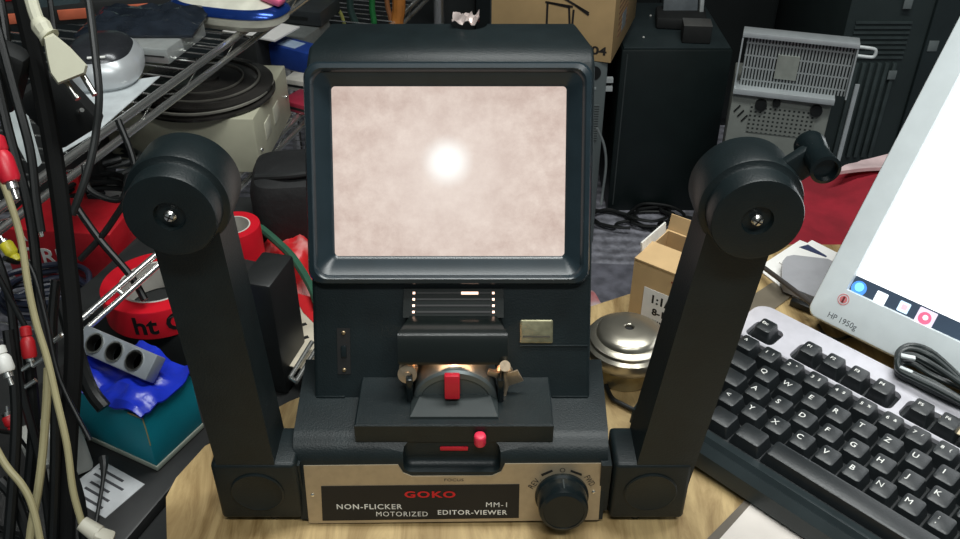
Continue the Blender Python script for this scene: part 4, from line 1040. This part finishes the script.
for k in range(2):
    part(rp_, 'rod', B().cyl(W(62+k*9, 336+k*7, d=.76), W(166+k*6, 246+k*7, d=.80), .0028, seg=14), CHROME, world=True)
part(rp_, 'cross_piece', B().cyl(W(116, 289, d=.78), W(123, 294, d=.78), .0020, seg=10), CHROME, world=True)
# second tape roll, deeper
r2 = W(233, 225, z=BZ+.070)
rt2 = thing('red_tape_roll', 'tall red tape roll with a white core between the left spool arm and the viewer', 'tape roll', (r2.x, r2.y, BZ))
part(rt2, 'tape', B().lathe([(.018, .0003), (.0275, .0003), (.028, .001), (.028, .069), (.0275, .070), (.018, .070), (.018, .0003)], seg=48), RT)
part(rt2, 'core', B().lathe([(.0165, .0005), (.0179, .0005), (.0179, .0702), (.0165, .0702), (.0165, .0005)], seg=40), MATS['pale_core'], 'white core')
# black bag in the gap
c_ = Vector((-.200, .915, BZ))
bagp = thing('black_camera_bag', 'black soft bag in the gap between the beige box and the viewer', 'bag', c_, rz(8))
part(bagp, 'body', B().loops([sq(32, .062, .05, .001, 5), sq(32, .064, .052, .015, 5), sq(32, .064, .052, .065, 5), sq(32, .058, .046, .078, 5), sq(32, .045, .033, .084, 5)]), M('bag_nylon', (22, 23, 24), .7, 0, .3, 30, .3))
part(bagp, 'strap', B().tube([(-.055, -.02, .080), (-.02, -.035, .087), (.02, -.030, .087), (.055, -.01, .078)], .004), BLKM)
c_ = W(256, 205, z=.012)
# near black box beside the left arm
nb = W(293, 402, z=BZ)
solo('black_speaker_box', 'black box with a pale worn edge between the left spool arm and the viewer', 'box', B().box((-.187, .645, BZ+.063), (.030, .050, .124), rz(-14), .003), M('box_black', (30, 32, 32), .5, 0, .15, 40), (-.158, .650, BZ))
# red printed bag
g = []
cs4 = [W(262, 345, z=BZ), W(330, 345, z=BZ), W(335, 232, z=BZ), W(262, 232, z=BZ)]
for i in range(21):
    row = []
    for j in range(25):
        a, b_ = i/20, j/24
        q_ = (cs4[0]*(1-a)+cs4[1]*a)*(1-b_)+(cs4[3]*(1-a)+cs4[2]*a)*b_
        e = min(1, min(a, 1-a)*8, min(b_, 1-b_)*8)
        row.append(q_+Vector((0, 0, .004+e*(.012+.010*mnoise.noise(Vector((a*6, b_*9, 1)))))))
    g.append(row)
rbg = solo('red_printed_bag', 'crumpled red and white plastic bag lying between the black box and the viewer', 'bag', B().sheet(g, .003), M('red_white_film', (205, 40, 44), .35, 0, rgb2=(226, 170, 165), scale=16), (cs4[0]+cs4[2])/2)
cr = MATS['red_white_film'].node_tree.nodes['Color Ramp']; cr.color_ramp.elements[0].position = .55; cr.color_ramp.elements[1].position = .7
solo('green_strap', 'dark green strap running across the red printed bag', 'strap', B().tube([W(258, 226, z=BZ+.03), W(275, 240, z=BZ+.034), W(293, 258, z=BZ+.034), W(310, 285, z=BZ+.034), W(318, 305, z=BZ+.034)], .0045, seg=8), M('green_webbing', (44, 92, 70), .7), W(290, 258, z=BZ+.03))
pg = thing('printed_leaflet', 'white leaflet with black print and a red corner below the red bag', 'leaflet', W(300, 330, z=BZ+.025))
part(pg, 'sheet', sheet4([(284, 292), (318, 300), (318, 372), (286, 365)], BZ+.0265, .001, 3), M('leaflet_paper', (206, 196, 176), .6), world=True)
for i, (u, v) in enumerate(((296, 318), (302, 325), (298, 333), (304, 338))):
    part(pg, 'print_mark', B().box(W(u, v, z=BZ+.0268), (.009, .004, .0004), rz(30)), INK, world=True)
part(pg, 'red_corner', sheet4([(292, 292), (316, 298), (316, 325), (303, 312)], BZ+.0272, .0004, 2), M('bright_red', (205, 34, 40), .45), world=True)
br_ = thing('chrome_bracket', 'pair of short chrome rods between the left spool arm and the viewer', 'bracket', W(300, 365, z=BZ+.03))
for k in range(2):
    part(br_, 'rod', B().cyl(W(290+k*6, 378+k*4, z=BZ+.032), W(312+k*6, 342+k*4, z=BZ+.036), .0022, seg=12), CHROME, world=True)
part(br_, 'cross_piece', B().cyl(W(291, 378, z=BZ+.032), W(297, 382, z=BZ+.032), .0022, seg=12), CHROME, world=True)
# white adapter
ad = W(84, 476, z=TZ)
wa = thing('white_mains_adapter', 'pale grey plug adapter standing beside the teal box', 'adapter', (ad.x+.0, ad.y, TZ), rz(35))
part(wa, 'body', B().bx(-.034, .010, 0, .026, .0005, .054, .005, 3), M('pale_grey_plastic', (168, 168, 162), .5, 0, .06, 40))
part(wa, 'pin', B().cyl((-.010, -.006, .030), (-.010, .0, .030), .0022), CHROME)
part(wa, 'pin', B().cyl((-.022, -.006, .030), (-.022, .0, .030), .0022), CHROME)
solo('thin_black_lead', 'thin black lead with a strain relief standing on the flat black device', 'cable', B().tube([W(94, 532, z=BZ+.016), W(99, 505, z=BZ+.022), W(103, 480, z=BZ+.03), W(104, 466, z=BZ+.035), W(103, 458, z=BZ+.037)], .0016, rs=[.0015, .0015, .0016, .003, .004]), DK, W(94, 532, z=BZ+.014))

# =================================================================== HANGING CABLES (left foreground)
HD = .62
def cable(name, label, pts, r, mat, d=HD, group='cables hanging at the left'):
    P = [W(p[0], p[1], d=(p[2] if len(p) > 2 else d)) for p in pts]
    o = thing(name, label, 'cable', P[-1], group=None)
    part(o, 'cord', B().tube(P, r, smooth=6), mat, world=True)
    return o, P
BEI = M('beige_cable', (156, 148, 112), .5, 0, .06, 30)
BKC = M('black_cable', (14, 16, 16), .4, 0, .2, 30)
cable('thick_black_cable', 'thickest black cable hanging straight down at the left', [(12, -45), (24, 10), (42, 90), (56, 170), (66, 250), (74, 340), (69, 430), (66, 500), (66, 575)], .0062, M('thick_black', (9, 10, 10), .8, spec=.2), .60)
o, P = cable('beige_cable', 'longer beige cable hanging at the left and ending in a pale plug', [(-14, 140), (4, 185), (20, 235), (28, 285), (36, 322), (47, 358), (57, 401), (67, 445), (73, 490), (82, 523)], .0022, BEI, .55)
part(o, 'plug', B().cyl(P[-1], W(98, 534, d=.55), .0045, .0055, seg=20).box(W(103, 538, d=.55), (.012, .009, .010), ry(30), .002), M('pale_plug', (196, 192, 176), .45), 'pale plug', world=True)
cable('beige_cable', 'beige cable hanging left of the thick black cable down to the frame bottom', [(48, 368), (46, 410), (43, 450), (38, 490), (31, 530), (28, 570)], .0026, BEI, .56)
cable('beige_cable', 'short beige cable crossing the lower left corner', [(-14, 430), (5, 464), (22, 485), (32, 505), (40, 540), (44, 570)], .0022, BEI, .53)
cable('thin_black_cable', 'black cable hanging in front of the silver device on the shelf', [(84, -30), (90, 10), (96, 60), (99, 100), (94, 145), (85, 180), (72, 215)], .0028, M('charcoal_cable', (40, 42, 42), .4), .64)
o, P = cable('dark_grey_cable', 'thin dark grey cable with a shiny tip left of the thick black cable', [(-5, 20), (14, 90), (30, 150), (36, 200), (41, 232)], .0030, BKC, .57)
part(o, 'jack_tip', B().cyl(P[-1], W(42, 237, d=.57), .0016, .0012, seg=12), CHROME, 'shiny jack tip', world=True)
blk_paths = [
 ([(-8, 60), (8, 130), (30, 215), (40, 300), (55, 400), (52, 560)], .0034, 'black cable second from the thick black cable', .585),
 ([(-6, 250), (10, 300), (20, 380), (42, 470), (55, 570)], .0030, 'black cable crossing behind the beige cables near the frame edge', .60),
 ([(20, 250), (34, 275), (46, 320), (60, 380), (90, 440)], .0016, 'thin glossy black cable curving under the red lettered box', .58),
 ([(8, 330), (16, 400), (14, 470), (6, 570)], .0036, 'black cable at the lower left edge of the frame', .57),
 ([(28, 350), (34, 420), (28, 500), (24, 570)], .0040, 'fat black cable between the two red plugs', .61),
 ([(56, 280), (52, 340), (58, 430), (80, 500), (86, 575)], .0036, 'black cable directly behind the thick black cable', .64),
 ([(62, 300), (86, 380), (104, 408)], .0060, 'short thick black cable end beside the teal box', .70),
 ([(80, 260), (110, 225), (135, 175), (118, 120)], .0030, 'black cable looping right of the thick black cable', .80),
 ([(75, 205), (100, 240), (130, 275), (145, 300)], .0034, 'black cable crossing the chrome rods', .80),
 ([(84, 165), (90, 190), (120, 200), (128, 175)], .0028, 'black cable loop beside the left spool drum', .85),
 ([(0, 480), (18, 505), (40, 575)], .0040, 'black cable in the bottom left corner', .58),
]
for pts, r, lb_, d in blk_paths: cable('black_cable', lb_, pts, r, BKC, d)
def rca(label, a, b, c_, d, mat, r=.0045):
    A_, B2, C2 = W(*a, d=d), W(*b, d=d), W(*c_, d=d)
    o = thing('audio_plug', label, 'plug', B2)
    ax = (B2-A_); L_ = ax.length; Mq = ax.to_track_quat('Z', 'Y').to_matrix()
    part(o, 'grip', B().lathe([(r*.5, 0), (r*.75, L_*.05), (r*.75, L_*.3), (r*.62, L_*.34), (r*.8, L_*.40), (r*.95, L_*.5), (r, L_*.9), (r*.85, L_)], A_, Mx=Mq, seg=20), mat, world=True)
    part(o, 'tip', B().cyl(B2, B2+(C2-B2)*.4, r*.55, seg=16).cyl(B2+(C2-B2)*.4, C2, r*.26, seg=12), CHROME, 'bright metal tip', world=True)
    part(o, 'cord', B().tube([A_, A_-ax*.4+Vector((-.004, 0, .006)), A_-ax*1.2+Vector((-.012, 0, .02))], r*.4), BKC, world=True)
rca('large red plug with a metal tip hanging at the left frame edge', (-4, 136), (11, 182), (17, 199), .50, RED, .0056)
rca('red plug pointing down beside the beige cables', (25, 326), (30, 358), (32, 366), .57, M('deep_red_plastic', (170, 22, 30), .45), .0046)
rca('small red plug near the lower left frame edge', (14, 432), (8, 416), (7, 406), .60, MATS['deep_red_plastic'], .0042)
rca('white plug with a metal tip at the left frame edge', (-2, 346), (7, 372), (12, 385), .52, M('white_plug', (215, 215, 210), .4), .0050)
rca('yellow plug behind the beige cable', (18, 262), (5, 243), (0, 236), .56, M('yellow_plug', (190, 180, 40), .45), .0042)
rca('small red plug beneath the flat adapter between the hanging cables', (30, 452), (31, 466), (32, 474), .63, MATS['deep_red_plastic'], .003)
# silver connectors
for k, (u, v, r_) in enumerate(((28, 366, 30), (38, 362, 30), (55, 340, 40), (30, 384, 35))):
    solo('metal_jack', ['metal jack lying between the beige cable and red plug', 'metal jack crossing the longer beige cable', 'metal jack beside the thick black cable', 'lowest metal jack under the red plug'][k], 'jack',
         B().cyl(W(u-6, v+4, d=.60), W(u+6, v-4, d=.60), .0016, seg=12), CHROME, W(u, v, d=.60))
# white moulded plug top left
wpg = thing('white_moulded_plug', 'large cream moulded plug hanging on its cable at the upper left', 'plug', W(75, 85, d=.58))
CR = M('cream_rubber', (206, 204, 182), .5, 0, .06, 30)
part(wpg, 'cord', B().tube([W(24, -40, d=.58), W(30, -5, d=.58), W(36, 16, d=.58), W(43, 32, d=.58)], .0042), CR, world=True)
part(wpg, 'strain_relief', B().tube([W(38, 20, d=.58), W(41, 26, d=.58), W(46, 34, d=.58), W(50, 38, d=.58)], .005, rs=[.0045, .0064, .0056, .0072]), CR, world=True)
Pq = [(43, 37), (53, 33), (70, 47), (88, 66), (86, 74), (58, 85), (50, 74), (46, 56)]
fr0 = [W(u, v, d=.572) for u, v in Pq]; ctr_ = sum(fr0, Vector())/8
vd = ray(65, 60).normalized()
lo_ = [ctr_+(p-ctr_)*.9 for p in fr0]
part(wpg, 'body', B().loops([lo_, [p+vd*.003 for p in fr0], [p+vd*.015 for p in fr0], [p+vd*.018 for p in lo_]]), CR, 'angular cream plug body', world=True)
for a, b in (((66, 82), (78, 99)), ((82, 74), (95, 95))):
    part(wpg, 'prong', B().cyl(W(*a, d=.582), W(*b, d=.582), .0020, seg=12), STEEL, 'metal prong', world=True)
# black power brick behind it
pbk = thing('black_power_adapter', 'black power adapter with white marks hanging under the cream plug', 'adapter', W(62, 115, d=.68))
part(pbk, 'case', B().box(W(60, 108, d=.68), (.040, .020, .050), rz(12) @ ry(-28), .004), BLKM, world=True)
me = text_mesh('1/0', .007, .0001, bold=.0002); me.transform(Matrix.Translation(W(55, 100, d=.68)+Vector((-.000, -.0112, 0))) @ (rz(12) @ ry(-28) @ rx(90)).to_4x4())
part(pbk, 'lettering', me, WINK, world=True)
part(pbk, 'pin', B().cyl(W(78, 112, d=.672), W(82, 110, d=.66), .0016), CHROME, world=True)
part(pbk, 'cord', B().tube([W(62, 90, d=.69), W(58, 60, d=.69), W(50, 0, d=.70), W(46, -40, d=.70)], .0022), BKC, world=True)
# black thing at far left upper
bka = thing('black_angle_plug', 'black angular plug at the upper left frame edge', 'plug', W(5, 90, d=.6))
part(bka, 'body', B().box(W(3, 75, d=.60), (.028, .02, .045), ry(28), .005), BLKM, world=True)
part(bka, 'cord', B().tube([W(8, 55, d=.60), W(4, 20, d=.60), W(-6, -30, d=.60)], .003), BKC, world=True)
solo('white_plastic_panel', 'pale panel hanging behind the cables at the left frame edge', 'panel', B().prism([W(2, 96, d=.78), W(18, 88, d=.78), W(40, 165, d=.78), W(32, 172, d=.78), W(20, 150, d=.78), W(4, 120, d=.78)], (0, .004, 0)), M('pale_panel', (186, 194, 194), .5), W(20, 130, d=.78))

# coloured straps behind the viewer's top
zt_ = 1.9
for (nm, lb_, pts, r, rgb) in [
    ('yellow_cable', 'speckled yellow-green cord hanging behind the top left of the viewer', [(322, -40), (334, 2), (341, 14), (345, 28), (350, 60)], .0035, (150, 150, 80)),
    ('green_cable', 'green cable hanging behind the viewer between the yellow cord and orange strap', [(374, -40), (372, 5), (374, 24), (374, 60)], .006, (30, 110, 54)),
    ('teal_cable', 'dark teal cable hanging behind the viewer left of the green cable', [(352, -40), (350, 5), (356, 26), (358, 60)], .007, (40, 62, 58)),
    ('orange_strap', 'orange-brown strap hanging behind the viewer right of the green cable', [(397, -40), (399, 5), (397, 24), (398, 60)], .013, (170, 106, 44)),
    ('brown_cable', 'thin brown cable left of the orange strap behind the viewer', [(386, -40), (387, 2), (391, 22), (392, 60)], .005, (130, 84, 50))]:
    P = [W(u, v, Y=1.75) for u, v in pts]
    solo(nm, lb_, 'cable' if 'strap' not in nm else 'strap', B().tube(P, r), M(nm+'_stuff', rgb, .5), P[-1])
# rail they hang from
rail = thing('cable_rail', 'steel rail the coloured cables hang from above the frame', 'rail', W(360, -45, Y=1.75))
part(rail, 'bar', B().cyl((W(320, -42, Y=1.75).x-.3, 1.75, W(360, -42, Y=1.75).z), (W(400, -42, Y=1.75).x+.1, 1.75, W(360, -42, Y=1.75).z), .008), STEEL, world=True)
for x in (W(320, -42, Y=1.75).x-.28, W(400, -42, Y=1.75).x+.08):
    part(rail, 'hanger', B().cyl((x, 1.75, W(360, -42, Y=1.75).z), (x, 1.75, 1.75), .004), STEEL, world=True)
# stuff behind viewer top: dark rack shelf
solo('dark_machine', 'dark machine standing on the floor behind the viewer top', 'machine', B().bx(-.36, -.01, 2.10, 2.45, FLZ+.001, .02, .01), M('machine_black', (24, 28, 28), .5, 0, .2, 10), (-.16, 2.27, FLZ))

# =================================================================== CAMERA, LIGHT
cam = bpy.data.cameras.new('camera'); co = bpy.data.objects.new('camera', cam); COL.objects.link(co)
cam.sensor_width = 36; cam.lens = FPX/960*36; cam.clip_start = .02
co.location = (0, 0, CAM_H); co.rotation_euler = (R(90)-PITCH, 0, 0)
bpy.context.scene.camera = co
def area(name, loc, size, sy, power, rgb, rot=(0, 0, 0)):
    l = bpy.data.lights.new(name, 'AREA'); l.shape = 'RECTANGLE'; l.size = size; l.size_y = sy; l.energy = power; l.color = rgb
    o = bpy.data.objects.new(name, l); COL.objects.link(o); o.location = loc; o.rotation_euler = rot; return o
area('ceiling_tube_light', (.35, .75, 1.70), 1.2, .25, 26, (.97, 1, .98))
area('ceiling_tube_light', (.2, -.45, 1.70), 1.2, .25, 22, (.97, 1, .98))
w = bpy.data.worlds.new('world'); bpy.context.scene.world = w; w.use_nodes = True
w.node_tree.nodes['Background'].inputs[0].default_value = (.55, .65, .68, 1); w.node_tree.nodes['Background'].inputs[1].default_value = .25
pl_ = bpy.data.lights.new('gate_lamp_light', 'POINT'); pl_.energy = .010; pl_.color = (1, .75, .55); pl_.shadow_soft_size = .003
po = bpy.data.objects.new('gate_lamp_light', pl_); COL.objects.link(po); po.location = (-.0165, .4350, .1030)
vs = bpy.context.scene.view_settings
vs.view_transform = 'Standard'; vs.look = 'None'; vs.exposure = 0; vs.gamma = 1; vs.use_curve_mapping = False
